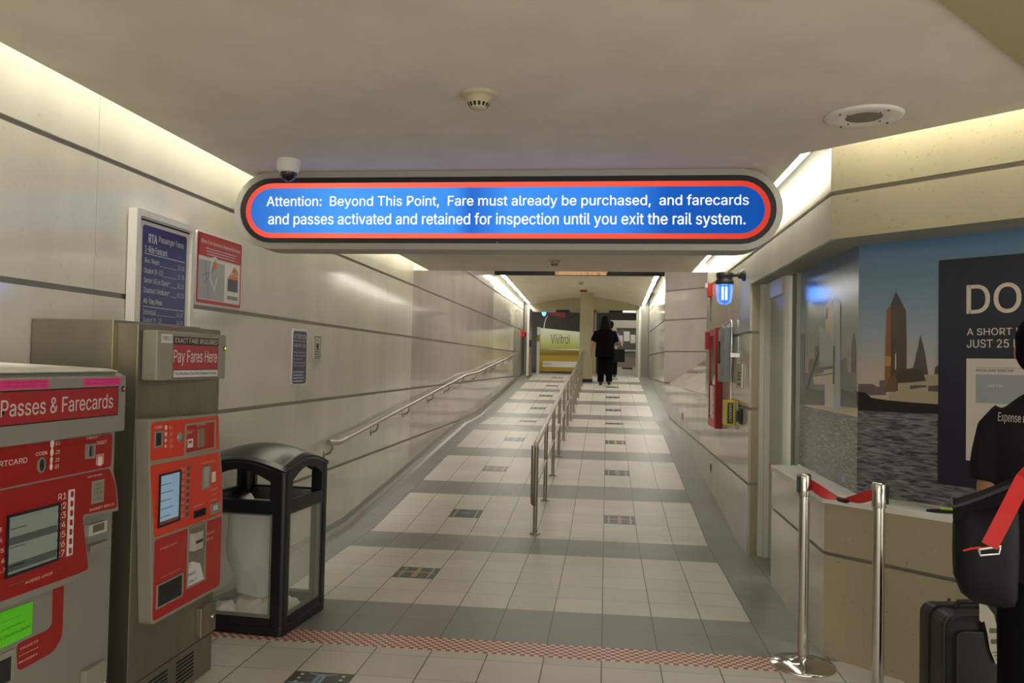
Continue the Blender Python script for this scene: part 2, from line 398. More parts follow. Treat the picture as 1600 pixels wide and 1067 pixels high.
# ---- right side: near wall with its end, parapet, splayed wall, far wall, beam, door
mb = MB(); fr_ = facing_nx(XR)
mb.box((XR+.013, 7.131, -.1), (XR+.079, 10.16, 3.4), GROOVE)
panels(mb, fr_, -10.165, -7.13, 0, 3.4, STONE, [-8.9])
fe = facing_ny(7.13)
panels(mb, fe, XR+.0205, XR+.079, 0, 2.295, STONE_R)
mb.box((XR+.079, 7.28, 0), (XR+2.2, 7.4, 3.1), CEIL)
struct(mb, 'wall_right')
mb = MB()
mb.box((XR+.013, 10.166, -.1), (XR+.10, 17.44, 1.215), GROOVE)
panels(mb, fr_, -17.45, -10.166, 0, 1.225, STONE, [-12.7, -15.3])
struct(mb, 'wall_right_low')
mb = MB(); su = V((.6, -.8, 0)); sn = V((-.8, -.6, 0))
fs = Fr((XR, 17.45, 0), su, (0, 0, 1), sn)
mb.box((0, 0, -.2), (2.6, 4.6, -.013), GROOVE, fs)
panels(mb, fs, 0, 2.6, 0, 4.6, STONE_DIM)
struct(mb, 'wall_right_splay')
mb = MB()
mb.box((XR+.013, 17.45, .3), (XR+.25, 26, 3.7), GROOVE)
panels(mb, fr_, -24.3, -17.455, .3, 3.6, STONE, [-18.9, -20.2, -21.5, -22.8])
struct(mb, 'wall_right_far')
mb = MB()                                                         # sloping stone flank behind the low wall
za = 1.22
mb.add([(XR+.09, 10.4, za), (XR+.09, 17.4, za), (XR+1.6, 17.4, za+1.15), (XR+1.6, 10.4, za+1.15), (XR+.09, 10.4, 0), (XR+.09, 17.4, 0), (XR+1.6, 17.4, 0), (XR+1.6, 10.4, 0)],
       [(0, 1, 2, 3), (4, 7, 6, 5), (0, 3, 7, 4), (1, 0, 4, 5), (2, 1, 5, 6), (3, 2, 6, 7)], STONE)
fk = Fr((XR+.09, 10.4, za), (0, 1, 0), V((1.51, 0, 1.15)).normalized(), V((-1.15, 0, 1.51)).normalized())
GREY_BAND = mat('grey band', '#6d6a69', .35)
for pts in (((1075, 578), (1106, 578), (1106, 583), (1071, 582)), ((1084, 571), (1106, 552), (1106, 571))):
    q = [fk.pix(x, y, .004) for x, y in pts]; mb.poly(q if len(q) == 3 else q, GREY_BAND, .004, fk)  # grey bands, partly painting a reflection in the polished stone
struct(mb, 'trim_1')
# beam over the counter and door, with its 45 degree turn
mb = MB(); cy = 4.62
fd = Fr((XR, cy, 0), (Q, -Q, 0), (0, 0, 1), (-Q, -Q, 0))
k45 = math.tan(pi/8)
zs = [(2.295, 2.533), (2.557, 3.4)]
for z0, z1 in zs:
    mb.prism([(XR, 7.13), (XR, cy), (XR+.02, cy+.02*k45), (XR+.02, 7.13)], z0, z1, STONE)
    mb.prism([(XR, cy), (XR+3.2*Q, cy-3.2*Q), (XR+3.2*Q+.02*Q, cy-3.2*Q+.02*Q), (XR+.02, cy+.02*k45)], z0, z1, STONE_R)
mb.prism([(XR+.021, 7.2), (XR+.021, cy+.01), (XR+3.3*Q, cy-3.3*Q+.03), (XR+3.3*Q+.28, cy-3.3*Q+.3), (XR+.40, cy+.18), (XR+.40, 7.2)], 2.297, 3.4, GREYP2)
struct(mb, 'trim_2')
# door in the recess behind the beam
mb = MB()
mb.box((XR+.079, 7.10, 0), (XR+.125, 7.28, 2.295), WHITE)
mb.box((XR+.118, 7.06, 0), (XR+.20, 7.10, 2.27), WHITE)
mb.box((XR+.125, 6.46, 2.16), (XR+.20, 7.06, 2.295), WHITE)
mb.box((XR+.135, 6.42, 0), (XR+.20, 6.47, 2.295), WHITE)
d1 = struct(mb, 'door_1', bevel=.004)
mb = MB().box((XR+.16, 6.47, .01), (XR+.20, 7.06, 2.155), mat('pale door leaf', '#b9bcae', .4)); mb.build('door_leaf', d1)
mb = MB().box((XR+.185, 6.31, 0), (XR+.222, 6.38, 2.295), mat('olive mullion', '#7d7d68', .5)); mb.build('mullion', d1)

# ---- ceilings
mb = MB(); zc = 2.735; SL = .205
mb.prism([(XL+SL, -1.5), (XL+SL, 10.12), (1.016, 10.12), (1.016, cy-.12), (XR+3.2*Q-.05, cy-3.2*Q-.17), (4.6, -1.5)], zc, zc+.05, CEIL)
ceil = struct(mb, 'ceiling')
mb = MB()
for x0, x1 in ((XL-.02, XL+SL), (1.016, XR)):
    mb.box((x0, 10.12, zc), (x1, 10.16, 3.42), WHITE_S)
mb.box((XL-.02, -1.5, 3.38), (XL+SL+.3, 10.16, 3.42), WHITE_S)
mb.box((XL+SL, -1.5, zc+.05), (XL+SL+.02, 10.12, 3.38), WHITE_S)
mb.box((.9, cy-.1, 3.38), (XR+.1, 10.16, 3.42), WHITE_S)
mb.box((1.0, cy-.1, zc+.05), (1.016, 10.12, 3.38), WHITE_S)
mb.prism([(1.0, cy-.1), (XR+3.2*Q-.06, cy-3.2*Q-.17), (XR+3.2*Q+.2, cy-3.2*Q+.1), (XR+.1, cy+.1)], 3.38, 3.42, WHITE_S)
mb.prism([(1.0, cy-.1), (1.0+3.2*Q, cy-.1-3.2*Q), (1.016+3.2*Q, cy-.1-3.2*Q), (1.016, cy-.1)], zc+.05, 3.38, WHITE_S)
struct(mb, 'trim_3')
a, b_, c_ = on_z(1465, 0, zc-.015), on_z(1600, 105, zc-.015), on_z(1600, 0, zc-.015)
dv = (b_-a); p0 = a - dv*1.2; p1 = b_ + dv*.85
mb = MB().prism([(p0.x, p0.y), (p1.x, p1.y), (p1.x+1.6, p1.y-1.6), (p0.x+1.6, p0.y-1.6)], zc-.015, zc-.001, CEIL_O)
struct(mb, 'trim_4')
# the far hall's shallow vault
mb = MB(); rows = []
for y in (17.5, 19, 20.5, 22, 24.0):
    t = (y-17.5)/6.5; ze = 3.49 - .20*t; zm = 3.49 + .05*t; row = []
    for i in range(17):
        x = -2.22 + i/16*3.20; q = (i-8)/8; row.append(V((x, y, zm - (zm-ze)*q*q)))
    rows.append(row)
for k in range(len(rows)-1):
    vs = rows[k] + rows[k+1] + [p + V((0, 0, .06)) for p in rows[k]] + [p + V((0, 0, .06)) for p in rows[k+1]]
    mb.add(vs, [[i, 17+i, 18+i, i+1] for i in range(16)] + [[34+i, 35+i, 52+i, 51+i] for i in range(16)], CEIL, True)
struct(mb, 'ceiling_far')
mb = MB()
mb.box((-2.44, 17.46, 3.485), (1.19, 17.54, 4.7), BLACKM)  # black sheet painting the unlit void seen over the far ceiling
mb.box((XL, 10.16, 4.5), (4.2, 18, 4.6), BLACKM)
mb.box((XL, 10.125, 2.80), (4.2, 10.16, 4.5), CEIL)
mb.box((XL-.02, 17.54, 3.72), (1.3, 24.2, 3.78), WHITE_S)
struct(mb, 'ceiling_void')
for k, y in enumerate((11.8, 13.9, 16.0)):  # unseen glowing panels added to brighten the gap walls and ramp
    lo_ = bpy.data.objects.new('fill_light', None); lo_.location = (-.6, y, 4.5); C.objects.link(lo_)
    lo_['label'] = 'added unseen fill light high in the void over the middle of the ramp'; lo_['category'] = 'light'; lo_['group'] = 'added fill lights in the void over the ramp'
    MB().box((-1.3, y-.3, 4.44), (.1, y+.3, 4.455), emis('void fill light', '#fff6ea', 12.)).build('fill_panel', lo_); MB().box((-1.34, y-.34, 4.455), (.14, y+.34, 4.4995), WHITE).build('frame', lo_)

WOOD = mat('orange timber', '#c79a66', .5, noise=(5, '#8a6030', .5, .7, (3, 1, 1)))
mb = MB(); p0, p1 = on_y(867, 430, 17.42), on_y(955, 430, 17.42)
mb.prism([(p0.x, 3.487), (p1.x-.1, 3.487), (p1.x+.03, 3.9), (p0.x, 3.9)], -.03, .03, WOOD, facing_ny(17.42))
mb.build('timber_panel', label='strip of orange timber over the entry to the far ramp hall', category='panel')

# ---- far end: header, column, doorways
mb = MB(); h = facing_ny(24.0); WN = 16
arch = [(-2.30 + i/WN*3.30, 3.54 - .25*((i-WN/2)/(WN/2))**2) for i in range(WN+1)]
mb.prism([(-2.30, 3.19)] + [(1.0, 3.19)] + arch[::-1], -.12, 0, STONE_R, h)
mb.box((-2.44, 24.02, 1.2), (-2.28, 24.2, 3.6), GROOVE); mb.box((.97, 24.02, 1.2), (1.2, 24.2, 3.6), GROOVE)
struct(mb, 'trim_5')
mb = MB(); cp = (-.552, 22.37)
mb.box((cp[0]-.175, cp[1]-.175, fz(cp[1]) - .05), (cp[0]+.175, cp[1]+.175, 3.54), STONE_R)
mb.box((cp[0]-.185, cp[1]-.185, fz(cp[1]) - .05), (cp[0]+.185, cp[1]+.185, fz(cp[1])+.09), DARK)
struct(mb, 'wall_column', bevel=.01)
FRM = mat('satin door frame', '#a7a494', .35, .4); PINKD = mat('pinkish door leaf', '#8d7d76', .4)
def doorway(n, x0, x1, white_left):
    mb = MB(); z = 1.25; t = 3.19
    mb.box((x0, 23.98, z), (x0+.06, 24.1, t), FRM); mb.box((x1-.06, 23.98, z), (x1, 24.1, t), FRM); mb.box((x0, 23.98, t-.08), (x1, 24.1, t), FRM)
    d = struct(mb, n); return d
d2 = doorway('door_2', -2.30, -.74, True); d3 = doorway('door_3', -.37, 1.0, False)
mb = MB().box((-2.25, 23.1, 1.25), (-2.20, 23.96, 3.16), PINKD); mb.box((-2.262, 23.04, 1.23), (-2.19, 23.11, 3.20), WHITE); lf = mb.build('door_leaf', d2, bevel=.006)
MB().box((-2.19, 23.10, 2.05), (-2.13, 23.14, 2.25), BLACK).build('handle', lf)
mb = MB().tube([(.93, 23.94, 1.24), (.93, 23.94, 3.42)], .045, WHITE, 12); mb.build('edge_post', d3)
MB().box((.84, 23.9, 1.24), (.885, 24.0, 3.19), FRM).build('frame_post', d3)
for d, xx in ((d2, -1.3), (d3, .25)):
    MB().box((xx-.2, 23.9, 3.10), (xx+.2, 23.98, 3.17), BLACK).build('door_closer', d)
MB().box((.3, 23.97, 3.13), (.82, 24.02, 3.165), emis('fluorescent tube', '#fff8e8', 3)).build('tube_light', d3)
# platform hall beyond
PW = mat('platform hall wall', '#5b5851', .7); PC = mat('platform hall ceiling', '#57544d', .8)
mb = MB(); mb.box((-6, 32, 1.2), (6, 32.2, 6), PW); mb.box((-6, 24.2, 4.4), (6, 32.2, 4.5), PC); mb.box((-6, 24.2, 1.2), (-5.9, 32, 4.5), PW); mb.box((5.9, 24.2, 1.2), (6, 32, 4.5), PW)
mb.box((-6, 24.12, 1.2), (-2.46, 24.2, 4.5), PW); mb.box((1.4, 24.12, 1.2), (6, 24.2, 4.5), PW); mb.box((-2.46, 24.12, 3.55), (1.4, 24.2, 4.5), PW)
struct(mb, 'wall_back')
for k, x in enumerate((-3.6, -1.2, 1.2, 3.6)):  # out-of-view lights added to brighten what stands beyond the doorways
    lo_ = bpy.data.objects.new('fill_light', None); lo_.location = (x, 28, 4.4); C.objects.link(lo_)
    lo_['label'] = 'added fill light under the platform hall ceiling beyond the doorways'; lo_['category'] = 'light'; lo_['group'] = 'added fill lights of the platform hall'
    MB().box((x-.6, 25.9, 4.34), (x+.6, 26.05, 4.36), emis('platform fill light', '#fff8ea', 40.)).build('tube', lo_); MB().box((x-.62, 25.88, 4.36), (x+.62, 26.07, 4.3995), WHITE).build('housing', lo_)


# ================================================================== COVE LIGHTS
def cove(p0, p1, wv, z, m, name, label, group, nrm, strips=4):
    """a run of lens along p0-p1, reaching wv across"""
    p0, p1, wv = V(p0), V(p1), V(wv); o = thing(name, label, 'light', (p0+p1)/2 + V((0, 0, z)), group)
    up = V((0, 0, 1)); mb = MB(); W = wv.length; u = (p1-p0).normalized(); v = wv.normalized(); Ln = (p1-p0).length
    n = u.cross(v); s = 1 if n.z > 0 else -1
    fr = Fr(p0 + V((0, 0, z)), u, v, n*s)
    for k in range(strips):
        a = k/strips*W; mb.box((.01, a+.006, -.004), (Ln-.01, a+W/strips-.006, .004), m, fr)
    mb.build('lens', o)
    MB().box((0, 0, .012), (Ln, W, .05), WHITE_S, fr).build('housing', o)
gl = 'cove lights above the left wall of the near hall'
for k in range(9):
    y = 10.08 - k*1.25; cove((XL+.075, y, 0), (XL+.075, y-1.23, 0), (.12, 0, 0), 3.30, COVEM, 'cove_light', 'recessed cove light along the top of the left wall in the near hall', gl, 1)
for k in range(4):
    y = 10.08 - k*1.33; cove((XR-.05, y, 0), (XR-.05, y-1.31, 0), (-.13, 0, 0), 2.84, COVER, 'cove_light', 'recessed cove light with ribbed lens above the right wall before the bend', 'cove lights above the right wall of the near hall', 1)
for k in range(2):
    a = V((XR, cy, 0)) + V((-Q, -Q, 0))*.03 + V((Q, -Q, 0))*(.02+k*1.3); b_ = a + V((Q, -Q, 0))*1.28
    cove(a, b_, V((-Q, -Q, 0))*.10, 3.03, COVEM, 'cove_light', 'recessed cove light above the slanted wall over the skyline mural', 'cove lights above the slanted wall', 1)
for k in range(5):
    y = 17.6 + k*1.28
    z0 = 3.47 - .17*(y-17.5)/6.5
    cove((XL+.12, y, 0), (XL+.12, y+1.22, 0), (.10, 0, 0), z0+.03, COVEF, 'cove_light', 'white cove light along the left wall of the far ramp hall', 'cove lights on the left of the far ramp hall', 1, 1)
    cove((XR-.12, y, 0), (XR-.12, y+1.22, 0), (-.10, 0, 0), z0+.03, COVEF, 'cove_light', 'white cove light along the right wall of the far ramp hall', 'cove lights on the right of the far ramp hall', 1, 1)
# ================================================================== HANGING SIGN
def stadium(x0, x1, z0, z1, n=14):
    r = (z1-z0)/2; zc_ = (z0+z1)/2
    return [(x1-r+r*cos(t), zc_+r*sin(t)) for t in [-pi/2+pi*i/n for i in range(n+1)]] + [(x0+r+r*cos(t), zc_+r*sin(t)) for t in [pi/2+pi*i/n for i in range(n+1)]]
def backlit(name, stops, s):
    m = bpy.data.materials.new(name); m.use_nodes = True; nt = m.node_tree; nt.nodes.clear(); L = nt.links.new
    tc = nt.nodes.new('ShaderNodeTexCoord'); sp = nt.nodes.new('ShaderNodeSeparateXYZ'); r = nt.nodes.new('ShaderNodeValToRGB'); mr = nt.nodes.new('ShaderNodeMapRange')
    e = nt.nodes.new('ShaderNodeEmission'); o = nt.nodes.new('ShaderNodeOutputMaterial'); e.inputs[1].default_value = s
    mr.inputs[1].default_value = -1.65; mr.inputs[2].default_value = 1.65
    el = r.color_ramp.elements
    while len(el) < len(stops): el.new(.5)
    for q, (p, c) in zip(el, stops): q.position = p; q.color = lin(c)
    L(tc.outputs['Object'], sp.inputs[0]); L(sp.outputs[0], mr.inputs[0]); L(mr.outputs[0], r.inputs[0]); L(r.outputs[0], e.inputs[0]); L(e.outputs[0], o.inputs[0]); return m
BLUE_E = backlit('backlit blue face', [(0, '#2d62b8'), (.2, '#4a9af0'), (.42, '#3f8ce8'), (.45, '#2a66c4'), (.52, '#3f8ff0'), (.72, '#357fe0'), (.80, '#1c58b4'), (1, '#134a9a')], SIGN_E)
RED_E = backlit('backlit red border', [(0, '#e0483a'), (.2, '#ff7058'), (.5, '#f4604c'), (.75, '#f0553f'), (1, '#c8382c')], SIGN_E)
WHITE_E = backlit('backlit white lettering', [(0, '#f4f6ff'), (.8, '#f4f6ff'), (1, '#d2dcf0')], 1.0)
ALU = mat('grey sign casing', '#a09c93', .45, .2)
o = thing('hanging_sign', 'long blue illuminated Attention sign with red rim and rounded ends hanging under the ceiling', 'sign', (-.657, 4.9, 2.5))
sf = facing_ny(4.8); sx0, sx1, sz0, sz1 = -2.306, .992, 2.257, 2.733
def st(d): return stadium(sx0+d, sx1-d, sz0+d, sz1-d)
mb = MB(); mb.ring(st(0), st(.037), -.22, 0, ALU, sf); mb.prism(st(.036), -.22, -.20, ALU, sf); mb.build('casing', o)
MB().ring(st(.0365), st(.068), -.19, -.006, BLACK, sf).build('black_rim', o)
MB().prism(st(.0675), -.15, -.012, WHITE, sf, RED_E).build('red_border', o)
fb = MB().prism(st(.100), -.0118, -.010, WHITE, sf, BLUE_E).build('blue_face', o)
mb = MB()
mb.ptext('Attention:  Beyond This Point,  Fare must already be purchased,  and farecards', 416.5, 326, 1170, 303.5, WHITE_E, sf, -.0092, .012)
mb.ptext('and passes activated and retained for inspection until you exit the rail system.', 419, 355, 1165, 332, WHITE_E, sf, -.0092, .012)
mb.build('lettering', fb)
MB().box((-.66, -.03, 2.716), (.10, .0, 2.735), ALU, Fr((0, 4.9, 0), (1, 0, 0), (0, 1, 0), (0, 0, 1))).build('hanger', o)
p = sf.pix(777, 379, 0); MB().lathe([(.006, 0), (.006, .01), (.003, .014)], sf.P(*p, -.004), CHROME, 12, ax=sf.n).build('key_lock', o)

# ================================================================== CEILING FITTINGS
BEIGE = mat('beige plastic', '#b5aa8c', .45); DOME = mat('smoked dome', '#15161c', .08)
c0 = (-1.85, 4.52, zc)
o = thing('dome_camera', 'small beige dome security camera on ceiling in front of the sign', 'camera', c0)
MB().lathe([(.068, 0), (.068, -.02), (.064, -.055), (.056, -.072), (.05, -.075)], c0, WHITE, 28).build('housing', o)
MB().lathe([(.05, -.07), (.047, -.09), (.034, -.112), (.016, -.123), (.0, -.126)], c0, DOME, 28).build('dome', o)
def detector(c, s, label):
    o = thing('smoke_detector', label, 'detector', c)
    MB().lathe([(.082*s, 0), (.082*s, -.006*s), (.07*s, -.014*s), (.057*s, -.016*s), (.057*s, -.03*s), (.05*s, -.036*s)], c, BEIGE, 32).build('base', o)
    mb = MB().lathe([(.05*s, -.034*s), (.049*s, -.04*s), (.035*s, -.062*s), (.033*s, -.064*s), (0, -.068*s)], c, BEIGE, 32)
    hd = mb.build('sensor_head', o); mb = MB()
    for k in range(14):
        t = 2*pi*k/14; d = V((cos(t), sin(t), 0)); q = V((-sin(t), cos(t), 0)); cc = V(c)
        a = cc + d*(.0475*s) + V((0, 0, -.043*s)); b_ = cc + d*(.0385*s) + V((0, 0, -.058*s))
        mb.add([a+q*.006*s, a-q*.006*s, b_-q*.005*s, b_+q*.005*s], [(0, 1, 2, 3)], BLACKM)
    mb.build('vent_slot', hd)
c = on_z(748, 147, zc); detector((c.x, c.y, zc), 1.0, 'round beige smoke detector on the near ceiling in front of the sign')
c = on_z(867, 407, zc); detector((c.x, c.y, zc), 1.0, 'smoke detector on the near ceiling seen just below the sign')
detector((-.62, 18.9, 3.50), 1.1, 'smoke detector on the shallow vault of the far ramp hall')
c = on_z(1350, 181, zc); c = (c.x, c.y, zc)
o = thing('ceiling_speaker', 'large round white ceiling speaker near the right bend', 'speaker', c)
MB().lathe([(.168, 0), (.166, -.008), (.155, -.014), (.10, -.012), (.088, -.008)], c, WHITE, 40).build('rim', o)
MB().lathe([(.089, -.006), (.06, -.012), (0, -.014)], c, mat('speaker mesh', '#8c8574', .7, noise=(400, '#5d584c', .45, .55)), 36).build('grille', o)
for k in range(4): t = .5+k*pi/2; mb = MB(); mb.lathe([(.006, 0), (.006, -.004), (0, -.005)], (c[0]+.14*cos(t), c[1]+.14*sin(t), zc-.012), DARK, 8); mb.build('screw', o); MB().lathe([(.004, 0), (.004, -.004), (0, -.005)], (c[0]+.095*cos(t), c[1]+.095*sin(t), zc-.011), DARK, 8).build('screw', o)
o = thing('sensor_box', 'tiny dark sensor box under the vault just ahead of the column', 'sensor', (-.62, 21.2, 3.52))
MB().box((-.71, 21.16, 3.46), (-.53, 21.24, 3.53), DARK).build('box', o); MB().box((-.70, 21.155, 3.465), (-.54, 21.161, 3.50), RED2).build('lens', o)

# ================================================================== WALL SIGNS (left)
NAVY = mat('navy sign face', '#23336f', .3); NAVY2 = mat('dull navy sign face', '#2f3858', .35); PURP = mat('violet margin', '#6b2f52', .4)
LIT = mat('white sign paint', '#d6d3d0', .35); LIT2 = mat('pale sign lettering', '#b9bccb', .4)
X1 = XL+.05; f1 = facing_px(X1)
A = f1.pix(214, 324); B = f1.pix(305, 351); bt = 1.742
o = thing('fare_board', 'tall white-framed board of passenger fares in navy behind the fare machine', 'sign', (XL, (A[0]+B[0])/2, bt))
a0, a1, b1 = A[0], B[0], A[1]
mb = MB().prism(rrect(a0, bt, a1, b1), -.045, -.012, WHITE, f1)
mb.box((a0, bt, -.012), (a0+.035, b1, .004), WHITE, f1); mb.box((a1-.035, bt, -.012), (a1, b1, .004), WHITE, f1); mb.box((a0+.035, b1-.035, -.012), (a1-.035, b1, .004), WHITE, f1)
mb.build('frame', o)
MB().prism(rrect(a0+.04, b1-.052, a1-.04, b1-.042), -.012, -.0105, DARK, f1).build('hinge_slot', o)
f2 = facing_px(X1-.011)
def sgn(x, y): return f2.pix(205+x/5.617, 325+y/5.617)
q0 = sgn(105, 140); q1 = sgn(490, 250); pl = MB().prism(rrect(q0[0], bt, q1[0], q0[1], .02), -.001, .0005, PURP, f2)
pl.prism(rrect(q0[0]+.004, bt, q1[0]-.004, q0[1]-.004, .018), .0005, .001, NAVY, f2); pl = pl.build('fare_panel', o)
mb = MB()
W_ = q1[0]-q0[0]; H_ = q0[1]-bt
def row(l, r, t, h, big=0.):
    y = q0[1]-t
    mb.text(l[0], q0[0]+l[1]*W_, y-h, q0[0]+l[2]*W_, y, LIT, f2, .0016, big)
    if r: mb.text(r, q0[0]+.80*W_, y-h, q0[0]+.95*W_, y, LIT2, f2, .0016); mb.box((q0[0]+(l[2]+.02)*W_, y-h, .001), (q0[0]+.78*W_, y-h+.0025, .0014), LIT2, f2)
mb.text('RTA', q0[0]+.12*W_, q0[1]-.088, q0[0]+.30*W_, q0[1]-.042, LIT, f2, .0016, .04)
mb.text('Passenger Fares', q0[0]+.34*W_, q0[1]-.082, q0[0]+.92*W_, q0[1]-.040, LIT, f2, .0016, .01)
row(('1-Ride Farecard', .05, .53), None, .105, .036, .015)
mb.box((q0[0]+.04*W_, q0[1]-.151, .001), (q0[0]+.96*W_, q0[1]-.1475, .0014), LIT, f2)
for i, (s_, e_, pr) in enumerate((('Bus / Rapid', .36, '$2.50'), ('Student (K-12)', .45, '$1.75'), ('Senior (65 or Older)*', .62, '$1.25'), ('Disabled / Medicare*', .62, '$1.25'))): row((s_, .05, e_), pr, .170+i*.052, .033)
row(('All-Day Pass', .05, .45), None, .385, .034, .015)
mb.box((q0[0]+.04*W_, q0[1]-.430, .001), (q0[0]+.96*W_, q0[1]-.4265, .0014), LIT, f2)
for i, (s_, e_, pr) in enumerate((('Individual', .32, '$5.50'), ('Student (K-12)', .45, '$4.50'), ('Child (Age 6-12) with Adult**', .74, '$2.75'), ('Senior (65 or Older)*', .62, '$2.75'), ('Disabled / Medicare*', .62, '$2.75'))): row((s_, .05, e_), pr, .440+i*.044, .030)
mb.build('lettering', pl)
# red notice
f3 = facing_px(XL+.012)
A = f3.pix(308, 358); B = f3.pix(379, 374); D = f3.pix(374, 484); a0, a1, b1, b0 = A[0], B[0], A[1], D[1]; W_, H_ = a1-a0, b1-b0
o = thing('notice_board', 'red and white notice about trains replaced by buses beside the fare board', 'sign', (XL, (a0+a1)/2, b0))
mb = MB().prism(rrect(a0, b0, a1, b1, .02), -.01, 0, LIT, f3); mb.build('plate', o)
RN = mat('notice red', '#b23334', .35)
mb = MB(); mb.ring(rrect(a0+.008, b0+.008, a1-.008, b1-.008, .016), rrect(a0+.028, b0+.03, a1-.022, b1-.022, .004), 0, .001, RN, f3)
mb.prism(rrect(a0+.02, b1-.165*H_/.445*.9, a1-.02, b1-.02, .004), 0, .001, RN, f3); mb.build('red_border', o)
mb = MB(); mb.text('When Train Service is Replaced By Buses', a0+.05, b1-.075, a1-.03, b1-.045, LIT, f3, .0016, .01)
for k in range(3): mb.box((a0+.11+k*.01, b1-.098-k*.017, .001), (a1-.09-k*.01, b1-.093-k*.017, .0014), LIT2, f3)
mb.build('lettering', o)
mp = MB().prism(rrect(a0+.03, b0+.035, a0+.60*W_, b1-.17), 0, .001, mat('map grey', '#a2a1a6', .4), f3)
GRM = mat('map road grey', '#7e7f86', .4)
cx, cy_ = a0+.33*W_, b0+.36*H_
for (x0, y0, x1, y1, w_) in ((-.6, -.1, .2, .25, .004), (-.55, .3, -.2, -.35, .004), (.1, .25, .25, .4, .003), (-.7, .05, -.2, .12, .004)):
    p0 = V((cx+x0*.18, cy_+y0*.35)); p1 = V((cx+x1*.18, cy_+y1*.35)); d = (p1-p0).normalized(); n_ = V((-d.y, d.x))*w_
    mp.poly([tuple(p0+n_), tuple(p0-n_), tuple(p1-n_), tuple(p1+n_)], GRM, .0014, f3)
loop = [(-.02, .11), (.03, .12), (.075, .09), (.075, .08), (.03, .105), (0, .09), (-.03, .03), (-.03, -.02), (.02, -.08), (.05, -.01), (.055, -.02), (.025, -.10), (-.04, -.03), (-.04, .04)]
mp.poly([(cx+.01+x, cy_+.03+y) for x, y in loop], LIT, .0018, f3); mp.poly(rrect(cx+.012, cy_+.075, cx+.055, cy_+.115), mat('orange patch', '#d9782e', .4), .002, f3); mp.build('map', o)
t = MB().prism(rrect(a0+.625*W_, b0+.04, a1-.035, b1-.17), 0, .0012, LIT, f3)
x0, x1 = a0+.67*W_, a0+.91*W_; t.poly([(x0, b0+.11), (x1, b0+.11), (x1, b0+.19), (x0, b0+.19)], mat('ticket dark', '#4d4a4c', .4), .002, f3)
t.poly([(x0, b0+.19), (x1, b0+.19), (x1, b0+.245), (x0+.6*(x1-x0), b0+.275), (x0+.35*(x1-x0), b0+.235)], mat('ticket orange', '#d27a3c', .4), .002, f3)
t.text('RTA', x0+.045, b0+.21, x1-.008, b0+.235, LIT, f3, .0024, .02); t.box((x0, b0+.055, .001), (x1, b0+.08, .0018), GRM, f3); t.build('ticket_picture', o)
# ATTENTION plate
f4 = facing_px(XL+.008)
A = f4.pix(457.5, 513); D = f4.pix(476, 602); a0, a1, b1, b0 = A[0], D[0]+.04, A[1], D[1]; W_, H_ = a1-a0, b1-b0
o = thing('attention_plate', 'narrow navy Attention plate with white rim on the left wall', 'sign', (XL, (a0+a1)/2, b0))
MB().prism(rrect(a0, b0, a1, b1, .04), -.007, 0, LIT, f4).build('plate', o)
mb = MB().prism(rrect(a0+.016, b0+.016, a1-.016, b1-.016, .03), 0, .0008, NAVY2, f4); mb.box((a0+.016, b1-.098, .0008), (a1-.016, b1-.092, .0014), mat('salmon rule', '#d58a78', .4), f4); mb.build('navy_face', o)
mb = MB(); mb.text('ATTENTION', a0+.035, b1-.078, a1-.035, b1-.043, LIT, f4, .0014, .02); mb.text('FARE PAID ZONE', a0+.035, b1-.145, a1-.04, b1-.118, LIT2, f4, .0014, .02)
for i, s_ in enumerate(('In this area, fare must', 'already be purchased,', 'and passes and', 'farecards activated and', 'retained for inspection')): mb.text(s_, a0+.03, b1-.195-i*.027, a0+W_*(.86 if i != 2 else .68), b1-.178-i*.027, LIT2, f4, .0014, .01)
for i in range(4): mb.box((a0+.03, b1-.348-i*.024, .0009), (a0+W_*(.80-.06*(i % 2)), b1-.339-i*.024, .0013), LIT2, f4)
mb.build('lettering', o)
A = f4.pix(491, 524); D = f4.pix(499, 561); a0, a1, b1, b0 = A[0], A[0]+.17, A[1], D[1]
o = thing('camera_notice', 'small white security camera notice right of the navy Attention plate', 'sign', (XL, (a0+a1)/2, b0))
MB().prism(rrect(a0, b0, a1, b1), -.007, 0, mat('pale plate', '#bdb9a6', .4), f4).build('plate', o)
mb = MB(); mb.ring(rrect(a0+.006, b0+.006, a1-.006, b1-.006), rrect(a0+.011, b0+.011, a1-.011, b1-.011), 0, .0008, TEXTD, f4)
mb.poly(circ((a0+a1)/2, b1-.075, .032, 18, .042), TEXTD, .001, f4); mb.poly(circ((a0+a1)/2, b1-.055, .022, 14, .014), LIT, .0016, f4); mb.poly([((a0+a1)/2-.02, b1-.11), ((a0+a1)/2+.02, b1-.11), ((a0+a1)/2, b1-.14)], GRM, .0012, f4)
for i in range(4): mb.box((a0+.03, b0+.018+i*.02, 0), (a1-.03, b0+.024+i*.02, .0008), TEXTD, f4)
mb.build('picture', o)
# bell and pull box
o = thing('alarm_bell', 'small red alarm box high on left wall before the far doorway', 'alarm', (XL+.02, 23.6, 2.4))
MB().box((XL, 23.45, 2.34), (XL+.09, 23.75, 2.52), REDP).build('box', o, bevel=.01); MB().lathe([(.06, 0), (.05, .03), (0, .04)], (XL+.09, 23.6, 2.43), REDP, 16, ax=(1, 0, 0)).build('gong', o)

